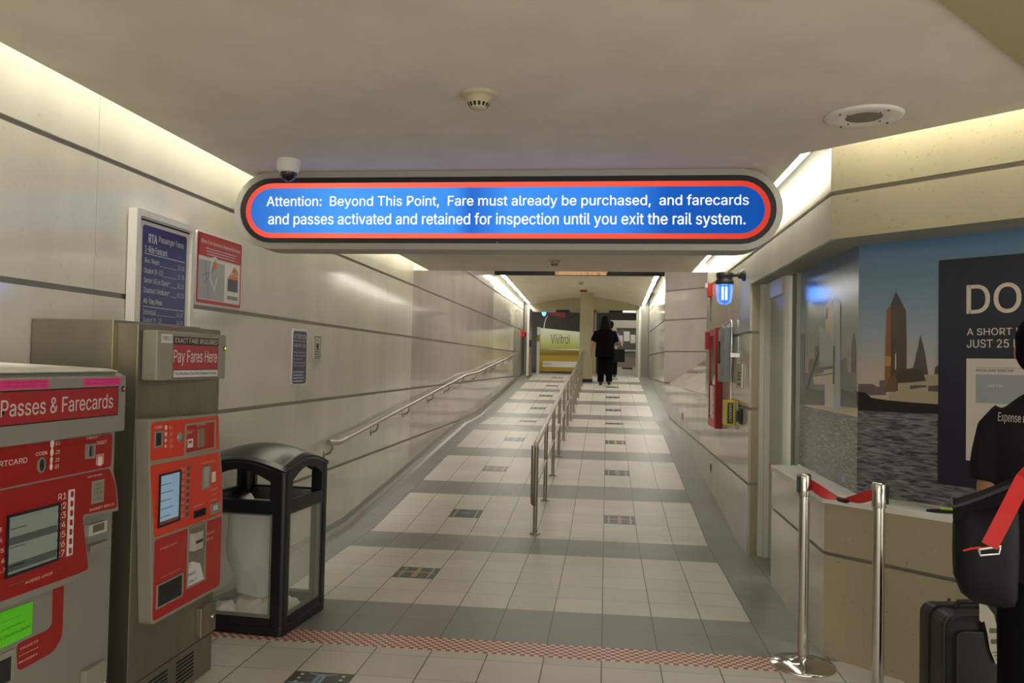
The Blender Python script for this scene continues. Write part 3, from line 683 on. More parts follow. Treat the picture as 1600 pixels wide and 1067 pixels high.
# ================================================================== FARE MACHINE (far one: Pay Fares Here)
o = thing('fare_machine', 'tall stainless Pay Fares Here machine with bright red control panel beside the bin', 'fare machine', (-2.2, 3.61, 0))
mb = MB().box((XL+.004, 3.236, 0), (-2.075, 3.985, 1.735), STEEL_D); mb.box((-2.075, 3.246, 0), (-1.968, 3.985, 1.722), STEEL_D); cab = mb.build('cabinet', o, bevel=.006)
MB().box((-2.075, 3.2405, .02), (-2.062, 3.2465, 1.715), mat('brass edging', '#8c8258', .35, .8)).build('door_seam', cab)
ff = facing_px(-1.968)
mb = MB(); s0, s1 = ff.pix(258, 1062), ff.pix(327, 1019)
mb.box((3.25, .188, 0), (3.98, .192, .0015), DARK, ff)
for k in range(7):
    for a_ in (3.40, 3.64): mb.prism([(a_, .04+k*.018), (a_+.16, .04+k*.018), (a_+.16, .049+k*.018), (a_, .049+k*.018)], 0, .002, BLACKM, ff)
mb.build('vent_panel', cab)
b0_, b1_ = ff.pix(306, 951), ff.pix(328, 979); mb = MB().box((b0_[0], b1_[1]-.01, 0), (b1_[0], b0_[1], .03), STEEL, ff); lb = mb.build('lock_box', o, bevel=.004)
MB().lathe([(.014, 0), (.014, .006), (.006, .008)], ff.P(b1_[0]-.035, b0_[1]-.07, .03), CHROME, 14, ax=ff.n).build('lock', lb)
fp = facing_px(-1.905)
def pts(fr, L, c=0.): return [fr.pix(x, y, c) for x, y in L]
pan = roundpoly(pts(fp, [(232.5, 655), (341.5, 645.5), (344, 700), (348, 745), (348, 800), (343.5, 918.5), (237.5, 977)]), .02)
cp_ = MB().prism(pan, -.0629, 0, GREYP2, fp).build('control_panel', o, bevel=.004)
RA = mat('bright red fascia', '#d6381f', .32); RB = mat('deep red fascia', '#ad1d19', .3)
mb = MB().prism(roundpoly(pts(fp, [(236.5, 660), (341.3, 649.5), (341, 702), (234.5, 720.5)]), .018), 0, .002, RA, fp)
mb.prism(roundpoly(pts(fp, [(234.5, 727.5), (341.6, 706), (346, 750), (346, 803), (241, 840)]), .018), 0, .002, RA, fp)
mb.prism(roundpoly(pts(fp, [(241.5, 844), (346, 806.5), (342.5, 914), (238, 971)]), .018), 0, .002, RB, fp); mb.build('red_fascia', cp_)
def framed(parent, name, fr, quad, m_in, m_fr=GREYP, rim=.006, c=.002, h=.006, r=0):
    """an inset with a raised rim, given by its four photo corners (clockwise from top left)"""
    P_ = pts(fr, quad, c); a_ = [q[0] for q in P_]; b_ = [q[1] for q in P_]; A0, A1, B0, B1 = (a_[0]+a_[3])/2, (a_[1]+a_[2])/2, (b_[2]+b_[3])/2, (b_[0]+b_[1])/2
    mb = MB(); mb.ring(rrect(A0, B0, A1, B1, r), rrect(A0+rim, B0+rim, A1-rim, B1-rim, max(0, r-rim*.5)) , c-.001, c+h, m_fr, fr); mb.prism(rrect(A0+rim, B0+rim, A1-rim, B1-rim), c-.001, c+.001, m_in, fr)
    ob = mb.build(name, parent); return ob, (A0, B0, A1, B1)
SCR = mat('blue lit screen', '#6f8797', .2, emit='#8fb0c8', estr=.32)
sc1, bb = framed(cp_, 'screen', fp, [(244.7, 741.5), (278.6, 735.3), (283.5, 812), (250, 823.5)], SCR, BLACK, .008)
mb = MB(); SL_ = mat('screen lines', '#54707f', .3)
for k in range(5): mb.box((bb[0]+.015, bb[3]-.05-k*.035, .003), (bb[0]+.10+.02*(k % 2), bb[3]-.047-k*.035, .0036), SL_, fp)
mb.box((bb[0]+.008, bb[1]+.008, .003), (bb[2]-.01, bb[1]+.022, .0036), mat('screen footer', '#8c4a40', .4), fp); mb.build('screen_text', sc1)
bc, bb = framed(cp_, 'button_strip', fp, [(288, 727.5), (293, 726.5), (297, 806), (291.5, 808)], GREYP, GREYP, .002, h=.003)
mb = MB(); n_ = 8
for k in range(n_): z = bb[3]-(k+.5)*(bb[3]-bb[1])/n_; mb.box((bb[0]+.005, z-.009, .002), (bb[2]-.005, z+.009, .008), mat('red button', '#8e2f28', .4), fp)
mb.build('button', bc)
mb = MB()
for k in range(n_): z = bb[3]-(k+.5)*(bb[3]-bb[1])/n_; mb.text('R%d' % (k+1), bb[0]-.045, z-.009, bb[0]-.012, z+.009, PINKT, fp, .0032)
mb.ptext('COIN', 242, 670, 253.5, 664.5, OFFW, fp, .0032, .01); mb.ptext('KEYPAD', 307, 666.5, 321.5, 661, PINKT, fp, .0032); mb.ptext('DEBIT', 291.5, 678, 303, 671.5, PINKT, fp, .0032)
for k, (s_, y) in enumerate((('$1', 668), ('.25', 678.5), ('.10', 688), ('.05', 697))): mb.ptext(s_, 264, y+3, 270, y-3.5, PINKT, fp, .0032); mb.poly(circ(*fp.pix(259.2-.2*k, y, .003), .011-.0012*k, 14), OFFW, .0034, fp)
mb.ptext('SMARTCARD', 314.5, 726, 336, 718, PINKT, fp, .0032); mb.ptext('RECEIPT', 303, 793.5, 319, 785.5, OFFW, fp, .0032)
for k, s_ in enumerate(('INSERT', 'TICKET', 'HERE')): mb.ptext(s_, 329, 767.5+8.2*k, 340.5-k*.6, 761+8.2*k, PINKT, fp, .0032)
mb.ptext('AUDIO JACK', 250, 860, 276.3, 846.5, OFFW, fp, .0032, .006); mb.ptext('COIN RETURN', 250.8, 903.8, 281.3, 888, OFFW, fp, .0032, .006)
mb.ptext('INSERT', 323, 836.5, 336, 828, OFFW, fp, .0032); mb.ptext('BILLS', 323, 845.5, 333, 837.5, OFFW, fp, .0032); mb.build('lettering', cp_)
framed(cp_, 'coin_slot', fp, [(240.6, 674), (253, 672.5), (253, 698), (240.2, 700)], DARK, GREYP, .008)
mb = MB().lathe([(.024, 0), (.022, .007), (.0, .008)], fp.P(*fp.pix(280.4, 682.7), .001), mat('grey lens', '#8c8a86', .2, .3), 20, ax=fp.n); mb.build('sensor_lens', cp_)
rc, bb = framed(cp_, 'card_bay', fp, [(288.4, 661.4), (336, 656), (336, 702.5), (288.4, 709.5)], RB, GREYP2, .01, h=.005)
mb = MB(); k0, k1 = fp.pix(308, 699), fp.pix(318, 669); mb.box((k0[0], k0[1], .002), (k1[0], k1[1], .007), STEEL, fp); mb.build('keypad', rc)
mb = MB(); k0, k1 = fp.pix(292, 700), fp.pix(300.5, 685); mb.box((k0[0], k0[1], .002), (k1[0], k1[1], .004), OFFW, fp); mb.box((k0[0]+.008, k0[1]+.02, .004), (k1[0]-.012, k1[1]-.008, .0046), RB, fp); mb.build('card_symbol', rc)
framed(cp_, 'smartcard_slot', fp, [(315, 728.5), (326.5, 726.5), (327.5, 762), (316.5, 764.5)], mat('slot grey', '#a8a69a', .4), GREYP, .006)
mb = MB(); k0, k1 = fp.pix(330, 754), fp.pix(336.5, 736); mb.box((k0[0], k0[1], .002), (k1[0], k1[1], .003), OFFW, fp); mb.build('ticket_symbol', cp_)
framed(cp_, 'receipt_slot', fp, [(302.6, 799), (320, 793), (320, 803), (302.6, 811)], BLACKM, DARK, .004)
framed(cp_, 'ticket_slot', fp, [(328, 787), (341.5, 782.5), (341.5, 799), (328, 804)], OFFW, GREYP, .012, h=.012)
framed(cp_, 'coin_return', fp, [(243.8, 914), (285, 895), (284.5, 931), (243.8, 951)], DARK, GREYP2, .006)
bl, bb = framed(cp_, 'bill_bay', fp, [(292.5, 825), (321, 815), (319.5, 906), (291.5, 919)], mat('bay grey', '#767364', .5), GREYP2, .006)
mb = MB(); k0, k1 = fp.pix(293.5, 868), fp.pix(308.5, 828); mb.box((k0[0], k0[1]+.02, .002), (k1[0], k1[1], .03), mat('bill snout', '#b4b0a2', .4), fp); mb.box((k0[0]+.01, (k0[1]+k1[1])/2, .03), (k1[0]-.006, (k0[1]+k1[1])/2+.016, .032), DARK, fp); mb.build('bill_slot', bl, bevel=.006)
q = pts(fp, [(292.5, 917), (318.5, 904.5), (312.5, 880), (300, 877), (292.5, 882)], .004); mb = MB().prism(q, .003, .005, LIT, fp)
mb.ptext('CT', 293, 889, 298.5, 880.5, TEXTD, fp, .0056, .01); mb.ptext('ANGE', 292.8, 902, 306, 890.5, TEXTD, fp, .0056, .01); mb.ptext('ONLY', 295, 912, 307.5, 901.5, TEXTD, fp, .0056, .01); mb.build('paper_notice', bl)
# header box
fh = facing_px(-1.895)
P_ = pts(fh, [(247.3, 515.5), (354, 524.7), (355, 591.8), (251, 594.8)]); A0, A1, B0, B1 = P_[0][0], P_[1][0], P_[3][1], P_[0][1]
hb = MB().prism([(A0, B0), (A1, B0), (A1, B1), (A0, B1)], -.0729, 0, GREYP2, fh).build('header_box', o, bevel=.009)
mb = MB(); k0, k1 = fh.pix(271.5, 538.5), fh.pix(339.3, 526.5)
def px_rect(mb, fr, xa, ya, xb, yb, c0, c1, m): p, q = fr.pix(xa, ya, c1), fr.pix(xb, yb, c1); mb.box((p[0], min(p[1], q[1]), c0), (q[0], max(p[1], q[1]), c1), m, fr); return p, q
r1 = fh.pix(271.5, 525); r2 = fh.pix(339.5, 588); zt, zb = r1[1], r2[1]
mb.box((r1[0], zt-(zt-zb)*.20, 0), (r2[0], zt, .0012), TEXTD, fh); mb.box((r1[0], zb+(zt-zb)*.19, 0), (r2[0], zt-(zt-zb)*.20, .0012), mat('faded red sign', '#a83236', .35), fh); mb.box((r1[0], zb-.004, 0), (r2[0], zb+(zt-zb)*.19, .0012), TEXTD, fh); mb.box((r1[0]+.003, zb, 0), (r2[0]-.002, zb+(zt-zb)*.175, .0016), LIT, fh)
hs = mb.build('header_sign', hb); mb = MB()
mb.text('EXACT FARE REQUIRED', r1[0]+.012, zt-(zt-zb)*.165, r2[0]-.012, zt-(zt-zb)*.035, OFFW, fh, .002, .012)
mb.text('Pay Fares Here', r1[0]+.004, zb+(zt-zb)*.29, r2[0]-.012, zt-(zt-zb)*.33, OFFW, fh, .002, .012)
mb.text('This Machine Does Not Dispense Change', r1[0]+.012, zb+(zt-zb)*.05, r2[0]-.012, zb+(zt-zb)*.13, TEXTD, fh, .0022, .008); mb.build('lettering', hs)
mb = MB(); px_rect(mb, fh, 252, 535.5, 270, 522.5, 0, .0012, LIT); mb.ptext('TVM117', 253.5, 531.5, 269.5, 525.5, mat('red-brown lettering', '#7e4a44', .5), fh, .0018, .008); mb.build('number_label', hb)
mb = MB().lathe([(.010, 0), (.010, .003), (.0065, .004)], fh.P(*fh.pix(350.7, 544.3)), BLACK, 16, ax=fh.n); mb.lathe([(.006, .003), (.004, .006), (0, .007)], fh.P(*fh.pix(350.7, 544.3)), emis('green lamp', '#b9ff20', 2.), 12, ax=fh.n); mb.build('indicator_light', hb)

# ================================================================== FARE MACHINE (near one: Passes & Farecards)
o = thing('fare_machine', 'nearer grey machine headed Passes & Farecards at the left edge', 'fare machine', (-2.2, 2.6, 0))
YE = 3.075
mb = MB().box((XL+.004, 2.1, 0), (-1.95, YE, 1.45), GREYP); cab = mb.build('cabinet', o, bevel=.008)
fb_ = facing_px(-1.95)
g = facing_px(-1.862)
P_ = pts(g, [(193, 588), (201, 672)]); z0, z1 = P_[1][1], P_[0][1]; yh = P_[0][0]+.02
side = Fr((0, yh, 0), (1, 0, 0), (0, 0, 1), (0, 1, 0))
hb = MB().prism([(-2.40, z0), (-1.862, z0), (-1.862, z1), (-1.89, z1+.014), (-2.40, z1+.03)], -(yh-2.085), 0, GREYP, side).build('header_box', o, bevel=.006)
mb = MB(); mb.prism([(-2.38, z1+.03), (-1.90, z1+.014), (-1.875, z1+.02), (-1.92, z1+.03), (-2.38, z1+.045)], -(yh-2.1)+.01, -.03, WHITE, side); mb.build('lid_rail', hb)
mb = MB(); a_ = g.pix(180.5, 605); b_ = g.pix(185.7, 646.5); ra, rz1, rz0 = (a_[0]+b_[0])/2, a_[1], b_[1]
mb.box((2.15, rz0-.004, 0), (ra+.006, rz1+.004, .001), BLACK, g); mb.box((2.15, rz0, 0), (ra, rz1, .0016), mat('faded maroon sign', '#9c2b2f', .12), g); hs = mb.build('header_sign', hb)
MB().ptext('Passes & Farecards', 1, 652.5, 177, 615.3, mat('aged white lettering', '#c9b9ae', .5), g, .0024, .012).build('lettering', hs)
PK = mat('pink sticker', '#e0357e', .5); PK2 = mat('sticker print', '#8f3058', .5)
for nm, xa, xb in (('pink_sticker', 0, 77), ('pink_sticker', 131, 188.5)):
    k0, k1 = g.pix(xa, 606.5 if xa < 5 else 605, .001), g.pix(xb, 589.5, .001); z0_, z1_ = rz1+.008, z1-.004
    s_ = MB(); s_.box((k0[0], z0_, 0), (k1[0], z1_, .0014), PK, g)
    for k in range(2): s_.text('EXACT FARE ONLY PLEASE HAVE' if k else 'THIS UNIT DOES NOT TAKE', k0[0]+.012, z0_+.006+k*.012, k1[0]-.012, z0_+.013+k*.012, PK2, g, .002)
    s_.build(nm, hb)
mb = MB().lathe([(.011, 0), (.011, .004), (.008, .005)], g.P(*g.pix(192, 607.5)), BLACK, 16, ax=g.n); mb.lathe([(.008, .003), (.005, .008), (0, .009)], g.P(*g.pix(192, 607.5)), mat('amber lens', '#b58a34', .25), 12, ax=g.n); mb.build('indicator_light', hb)
fc = facing_px(-1.90)
upper = pts(fc, [(-60, 700), (177.5, 676), (177, 733), (183, 762), (186, 798), (131, 808), (139.5, 893), (126, 905), (-60, 975)])
cp_ = MB().prism(roundpoly(upper, .014), -.0499, 0, GREYP, fc).build('control_panel', o, bevel=.004)
RC = mat('carmine fascia', '#951616', .3)
mb = MB().prism(roundpoly(pts(fc, [(-55, 706), (175, 677.5), (173, 728.5), (-55, 775)]), .014), 0, .002, RC, fc)
mb.prism(roundpoly(pts(fc, [(-55, 778), (170.5, 731.5), (180, 758), (182.5, 793), (128, 804.5), (137.5, 889), (122, 896), (-55, 960)]), .014), 0, .002, RC, fc); mb.build('red_fascia', cp_)
SCR2 = mat('grey-green screen', '#6d776a', .15, emit='#a6b3a0', estr=.10)
s2, bb = framed(cp_, 'screen', fc, [(1.5, 807), (85.8, 787.5), (97.4, 873), (15, 901)], SCR2, BLACK, .008)
mb = MB(); SD = mat('screen bands', '#4f5a55', .3)
for k in range(2): mb.box((bb[0]+.01, bb[3]-.10-k*.085, .003), (bb[2]-.01, bb[3]-.075-k*.085, .0036), SD, fc)
for k in range(4): mb.box((bb[0]+.02, bb[3]-.05-k*.06, .003), (bb[0]+.09, bb[3]-.047-k*.06, .0036), SD, fc)
mb.build('screen_text', s2)
bc, bb = framed(cp_, 'button_strip', fc, [(98, 767.5), (107, 766), (121, 863), (112.5, 866)], WHITE, WHITE, .002, h=.003)
mb = MB()
for k in range(7): z = bb[3]-(k+.5)*(bb[3]-bb[1])/7; mb.box((bb[0]+.012, z-.010, .002), (bb[2]-.012, z+.010, .009), RC, fc)
mb.build('button', bc); mb = MB()
LT = mat('cream lettering', '#e2cfc0', .5)
for k in range(7): z = bb[3]-(k+.5)*(bb[3]-bb[1])/7; mb.text('R%d' % (k+1), bb[0]-.055, z-.011, bb[0]-.012, z+.011, LT, fc, .0032, .008)
for k, (x, y) in enumerate(((-3, 830), (-2, 846), (0, 862), (1, 878), (3, 892))): mb.ptext('L%d' % (k+3), x-5, y+4, x+6, y-6, LT, fc, .0032)
mb.ptext('KEYPAD', 137, 747, 160, 739.5, LT, fc, .0032, .006); mb.ptext('INSERT BILLS', 139.5, 799.5, 178, 785, LT, fc, .0032, .006); mb.ptext('AUDIO JACK', 39, 913, 82.7, 892.5, LT, fc, .0032, .006)
mb.ptext('SMARTCARD', -28, 734.5, 43, 714, LT, fc, .0032, .006); mb.ptext('COIN', 56, 712.5, 73.7, 704.3, LT, fc, .0032, .006); mb.ptext('CREDIT', 135, 687, 155.5, 680, LT, fc, .0032); mb.ptext('DEBIT', 151, 695, 167, 687.5, LT, fc, .0032)
for s_, x, y, r_ in (('$1', 81.5, 692.8, .017), ('.25', 81, 706.5, .014), ('.10', 80.2, 718.5, .012), ('.05', 79.7, 729, .013)): mb.poly(circ(*fc.pix(x, y, .003), r_*.62, 14, r_), LT, .0034, fc); mb.ptext(s_, x+5, y+3.5, x+12.5, y-4, LT, fc, .0032)
mb.build('lettering', cp_)
c_ = fc.pix(63, 726.5); mb = MB().prism(circ(c_[0], c_[1], .020, 20, .026), .001, .006, GREYP, fc); mb.prism(circ(c_[0], c_[1], .012, 16, .021), .006, .0065, DARK, fc); mb.build('coin_slot', cp_)
framed(cp_, 'card_slot', fc, [(133, 694), (144.5, 692), (144.5, 715), (133, 717)], DARK, GREYP, .008, h=.012)
mb = MB(); k0, k1 = fc.pix(149, 727), fc.pix(161.5, 708); mb.box((k0[0], k0[1], .002), (k1[0], k1[1], .003), mat('pale red symbol', '#c98579', .4), fc); mb.box((k0[0]+.012, k0[1]-.004, .003), (k1[0]-.012, k0[1]+.03, .0036), OFFW, fc); mb.build('card_symbol', cp_)
kp, bb = framed(cp_, 'keypad', fc, [(141, 752), (159.5, 749.5), (163.5, 783), (145.5, 786.5)], GREYP2, GREYP2, .004, h=.003)
mb = MB()
for i in range(3):
    for j in range(4):
        a_ = bb[0]+.008+i*(bb[2]-bb[0]-.016)/3; z = bb[1]+.008+j*(bb[3]-bb[1]-.016)/4; mb.box((a_+.002, z+.003, .003), (a_+(bb[2]-bb[0]-.016)/3-.002, z+(bb[3]-bb[1]-.016)/4-.003, .008), GREYP, fc)
mb.build('key', kp)
mb = MB(); k0, k1 = fb_.pix(131.5, 843), fb_.pix(161, 812); mb.box((k0[0], k0[1]+.01, .0), (k1[0], k1[1], .018), mat('slot white', '#b9b6ab', .4), fb_); mb.box((k0[0]+.02, k0[1]+.02, .018), (k1[0]-.02, k0[1]+.05, .020), mat('slot brown', '#5f5a48', .5), fb_); mb.box((k0[0], k0[1]-.045, 0), (k1[0]+.01, k0[1]-.025, .03), GREYP, fb_); mb.build('bill_slot', o, bevel=.004)
mb = MB().prism(roundpoly(pts(fb_, [(82.7, 915), (81, 976), (75, 983.5), (26, 1006.5), (27.5, 1049), (82.7, 1018.7), (96.5, 994), (99.5, 910)]), .02), 0, .002, RC, fb_)
rb = mb.build('red_band', o); mb = MB()
for k, (s_, xa, ya, xb, yb) in enumerate((('TICKETS', 31, 1016.5, 60, 999), ('CHANGE', 29.5, 1026.5, 60, 1010), ('RECEIPT', 29.5, 1037.5, 59, 1019.5))): mb.ptext(s_, xa, ya, xb, yb, LT, fb_, .003, .006)
mb.build('lettering', rb)
q = pts(fb_, [(-30, 968), (51.5, 939), (49, 991), (-30, 1028)], .003); mb = MB().prism(q, .002, .0035, mat('lime sticker', '#62d61e', .5), fb_)
TG = mat('green ink', '#1f5a14', .5)
for k, s_ in enumerate(('damaged', 'issued from the', 'not be exchanged at', 'our Service Center')): mb.ptext(s_, -6, 965+k*11.5, 24+k*8, 957-k*2+k*11.5-5, TG, fb_, .004)
mb.build('green_sticker', o)
mb = MB(); k0, k1 = fb_.pix(-40, 1066), fb_.pix(22, 1012); mb.box((k0[0], k0[1]-.05, 0), (k1[0], k1[1], .006), GREYP2, fb_); mb.box((k0[0], k0[1]-.05, .006), (k1[0]-.02, k1[1]-.02, .0068), DARK, fb_); mb.build('ticket_tray', o)
mb = MB(); k0, k1 = fb_.pix(125, 1050), fb_.pix(158, 1029); mb.box((k0[0], k1[1]-.16, 0), (k1[0], k1[1], .025), GREYP2, fb_); lb = mb.build('lock_box', o, bevel=.004)
MB().lathe([(.014, 0), (.014, .005), (0, .006)], fb_.P(k1[0]-.02, k1[1]-.09, .025), CHROME, 12, ax=fb_.n).build('lock', lb)

# ================================================================== LITTER BIN
e1 = V((.082, .9966, 0)); e2 = V((-.9966, .082, 0)); c0 = V((-1.803, 4.489, 0)); S = .587; up = V((0, 0, 1))
o = thing('litter_bin', 'black domed litter bin with clear side panels beside the fare machine', 'bin', c0 + (e1+e2)*S/2)
BF = Fr(c0, e1, e2, up)                                           # plan frame
mb = MB().prism(rrect(0, 0, S, S, .03), .0, .055, BLACK, BF); mb.build('base', o, bevel=.006)
for a_, b_ in ((0, 0), (S-.085, 0), (0, S-.085), (S-.085, S-.085)): MB().prism(rrect(a_, b_, a_+.085, b_+.085, .025), .055, .94, BLACK, BF).build('post', o)
faces = (Fr(c0, e1, up, V((e1.y, -e1.x, 0))), Fr(c0+e2*S, -e2, up, -e1), Fr(c0+e1*S, e2, up, e1), Fr(c0+(e1+e2)*S, -e1, up, e2))
for F_ in faces:
    arc = [(S-.02+(-(S-.04))*k/12, .93+.067*sin(pi*k/12)) for k in range(13)]
    inn = [(S-.095-(S-.19)*k/12, .875+.065*sin(pi*k/12)) for k in range(13)]
    mb = MB(); outer = [(.02, .69), (S-.02, .69)] + arc; inner = [(.095, .765), (S-.095, .765)] + inn
    mb.ring(outer, inner, -.035, -.002, BLACK, F_); mb.build('arch_panel', o)
    MB().box((.08, .045, -.05), (S-.08, .10, -.004), BLACK, F_).build('bottom_rail', o)
    MB().ring(rrect(.083, .10, S-.083, .692), rrect(.095, .115, S-.095, .680), -.03, -.010, mat('grey gasket', '#77756c', .5), F_).build('panel_trim', o)
    MB().box((.085, .10, -.024), (S-.085, .692, -.020), GLASS, F_).build('clear_panel', o)
mb = MB(); N_ = 12; vs, fs_ = [], []
for i in range(N_+1):
    for j in range(N_+1): a_, b_ = i/N_, j/N_; vs.append(BF.P(a_*S, b_*S, .936+.065*(sin(pi*a_)+sin(pi*b_))))
for i in range(N_):
    for j in range(N_): q = i*(N_+1)+j; fs_.append([q, q+N_+1, q+N_+2, q+1])
lo = [p - V((0, 0, .02)) for p in vs]; M_ = len(vs); edge = [(i*(N_+1)) for i in range(N_+1)] + [N_*(N_+1)+j for j in range(1, N_+1)] + [(i*(N_+1)+N_) for i in range(N_-1, -1, -1)] + [j for j in range(N_-1, 0, -1)]
mb.add(vs+lo, fs_ + [[M_+q for q in f][::-1] for f in fs_] + [[edge[k], edge[(k+1) % len(edge)], M_+edge[(k+1) % len(edge)], M_+edge[k]] for k in range(len(edge))], mat('black satin lid', '#1b1c1d', .32), True); mb.build('lid', o)
mb = MB()                                                         # funnel under the openings
for F_ in faces: mb.add([F_.P(.05, .76, -.03), F_.P(S-.05, .76, -.03), F_.P(S-.16, .70, -.17), F_.P(.16, .70, -.17)], [(0, 1, 2, 3)], BLACK)
mb.build('funnel', o)
LINER = mat('white plastic liner', '#f2f1ea', .45, trans=.15)
rings = []
for k in range(9):
    t = k/8; z = .70-.54*t; hw = .185-.07*t**1.5; r_ = []
    for i in range(28):
        q = 2*pi*i/28; s_ = (abs(cos(q))**3+abs(sin(q))**3)**(-1/3); wob = 1+.05*sin(5*q+k*.9)+.03*sin(11*q-k); cx_, cy2 = S/2+.03*t*sin(k), S/2+.03*t
        r_.append(BF.P(cx_+hw*s_*cos(q)*wob, cy2+hw*s_*sin(q)*wob, z+.01*sin(3*q)*t))
    rings.append(r_)
mb = MB().loft(rings, LINER); mb.build('liner_bag', o)
mb = MB()
rng = random.Random(3)
for k in range(14):
    a_, b_ = .13+rng.random()*.33, .13+rng.random()*.33; n_ = 7; base = [BF.P(a_+.11*cos(2*pi*i/n_)*(.7+rng.random()*.5), b_+.11*sin(2*pi*i/n_)*(.7+rng.random()*.5), .062) for i in range(n_)]; top_ = [(p-BF.P(a_, b_, .062))*.6+BF.P(a_, b_, .085+rng.random()*.06) for p in base]
    mb.loft([base, top_], mat('crumpled paper', '#f0eadc', .7), smooth=False)
mb.build('paper_litter', o)

# ================================================================== HANDRAILS
RAILM = mat('satin stainless', '#aaa596', .3, 1.)
hx = -.635
o = thing('handrail', 'freestanding stainless handrail with posts dividing the ramp lengthwise', 'handrail', (hx, 7.6, 0))
def top_z(y): return fz(y) + .835
pys = [7.6+1.2395*k for k in range(12)]
for y in pys:
    p = MB().tube([(hx, y, fz(y)), (hx, y, top_z(y)-.01)], .021, RAILM, 14).build('post', o)
    MB().lathe([(.05, 0), (.05, .006), (.03, .014), (.022, .016)], (hx, y, fz(y)), RAILM, 20).build('flange', p)
path = [(hx, y, top_z(y)) for y in (7.50, 7.62, 9, 11, 13.0, 13.7, 13.9, 14.1, 15.3, 15.5, 15.7, 17, 19, 21.2, 22.3)]
MB().tube(path, .024, RAILM, 14).build('top_rail', o)
mb = MB().tube([(hx-.018, 7.515, .83), (hx-.018, 7.515, .34), (hx-.016, 7.53, .30), (hx-.006, 7.57, .285), (hx, 7.6, .285)], .022, RAILM, 14); mb.build('end_loop', o)
MB().tube([(hx, y, fz(y)+.44) for y in (7.6, 9, 11, 13.8, 14.0, 15.4, 15.6, 18, 21.24)], .017, RAILM, 12).build('mid_rail', o)
hX = XL+.075
rp = [on_x(x, y, hX) for x, y in ((513.5, 691), (530, 690.8), (728.7, 586), (745.6, 582.3), (790.6, 561.4), (812, 550))]
o = thing('wall_handrail', 'stainless handrail on curved brackets climbing along the left wall', 'handrail', (XL, rp[0].y, 0))
MB().tube([V(p) for p in rp], .023, RAILM, 14).build('rail', o)
MB().tube([rp[0], rp[0]+V((0, -.005, 0))], .024, CHROME, 14).build('end_cap', o)
bys = [rp[0].y+.10] + [on_x(x, 600, hX).y for x in (592, 640, 677, 702, 724.5, 744, 759.6, 773.7, 786, 797)]
for y in bys:
    z = lerp_tab(y, [p.y for p in rp], [p.z for p in rp])
    b_ = MB().tube([(hX, y, z-.02), (hX, y, z-.06), (hX-.02, y, z-.095), (XL+.01, y, z-.11)], .011, RAILM, 10).build('bracket', o)
    MB().lathe([(.04, 0), (.038, .006), (.015, .012)], (XL, y, z-.11), RAILM, 18, ax=(1, 0, 0)).build('rosette', b_)

# ================================================================== COUNTER AND MURAL
def off(x, y, d): return None
FX = 1.218; FY = 4.735
o = thing('counter', 'stone-faced service counter with white top under the skyline mural', 'counter', (1.9, 4.5, 0))
fl_ = Fr((FX, 6.19, 0), (0, -1, 0), up, (-1, 0, 0)); fd_ = Fr((FX, FY, 0), (Q, -Q, 0), up, (-Q, -Q, 0))
mb = MB()
for z0, z1 in ((0, .555), (.575, .842)):
    mb.prism([(FX, 6.19), (FX, FY), (FX+.02, FY+.02*k45), (FX+.02, 6.19)], z0, z1, STONE)
    mb.prism([(FX, FY), (FX+2.6*Q, FY-2.6*Q), (FX+2.6*Q+.02*Q, FY-2.6*Q+.02*Q), (FX+.02, FY+.02*k45)], z0, z1, STONE_R)
mb.prism([(FX+.018, 6.18), (FX+.018, FY+.01), (FX+2.6*Q, FY-2.6*Q+.04), (FX+2.6*Q+.2, FY-2.6*Q+.24), (1.425, 4.87), (1.425, 6.18)], 0, .842, GROOVE)
mb.build('base', o)
TOPM = mat('off-white countertop', '#e6e4dd', .35)
mb = MB().prism([(FX-.012, 6.2), (FX-.012, FY-.005), (FX-.012+2.62*Q, FY-.005-2.62*Q), (FX+2.62*Q+.16, FY-2.62*Q+.16), (1.43, 4.87), (1.43, 6.2)], .842, .876, TOPM); mb.build('countertop', o, bevel=.003)
MB().box((FX-.016, 6.188, .843), (FX+.03, 6.204, .879), mat('red tape', '#b5382c', .5)).build('red_tape', o)
mL = Fr((1.43, 0, 0), (0, -1, 0), up, (-1, 0, 0)); mR = Fr((1.43, 4.868, 0), (Q, -Q, 0), up, (-Q, -Q, 0))
o = thing('mural', 'city skyline photo mural on the angled window above the counter', 'mural', (1.6, 5, .876))
def sky_mat(n, stops, rough):
    m = bpy.data.materials.new(n); m.use_nodes = True; nt = m.node_tree; L = nt.links.new; b = nt.nodes['Principled BSDF']
    tc = nt.nodes.new('ShaderNodeTexCoord'); sp = nt.nodes.new('ShaderNodeSeparateXYZ'); mr = nt.nodes.new('ShaderNodeMapRange'); r = nt.nodes.new('ShaderNodeValToRGB')
    mr.inputs[1].default_value = .45; mr.inputs[2].default_value = 1.42
    el = r.color_ramp.elements
    while len(el) < len(stops): el.new(.5)
    for q, (p, c) in zip(el, stops): q.position = p; q.color = lin(c)
    L(tc.outputs['Object'], sp.inputs[0]); L(sp.outputs[2], mr.inputs[0]); L(mr.outputs[0], r.inputs[0]); L(r.outputs[0], b.inputs['Base Color']); b.inputs['Roughness'].default_value = rough; return m
SKY = sky_mat('printed dusk sky', [(0, '#c8b49b'), (.25, '#bcafa4'), (.5, '#92a2ae'), (.8, '#668499'), (1, '#56799a')], .16)
wm = bpy.data.materials.new('printed water'); wm.use_nodes = True; nt = wm.node_tree
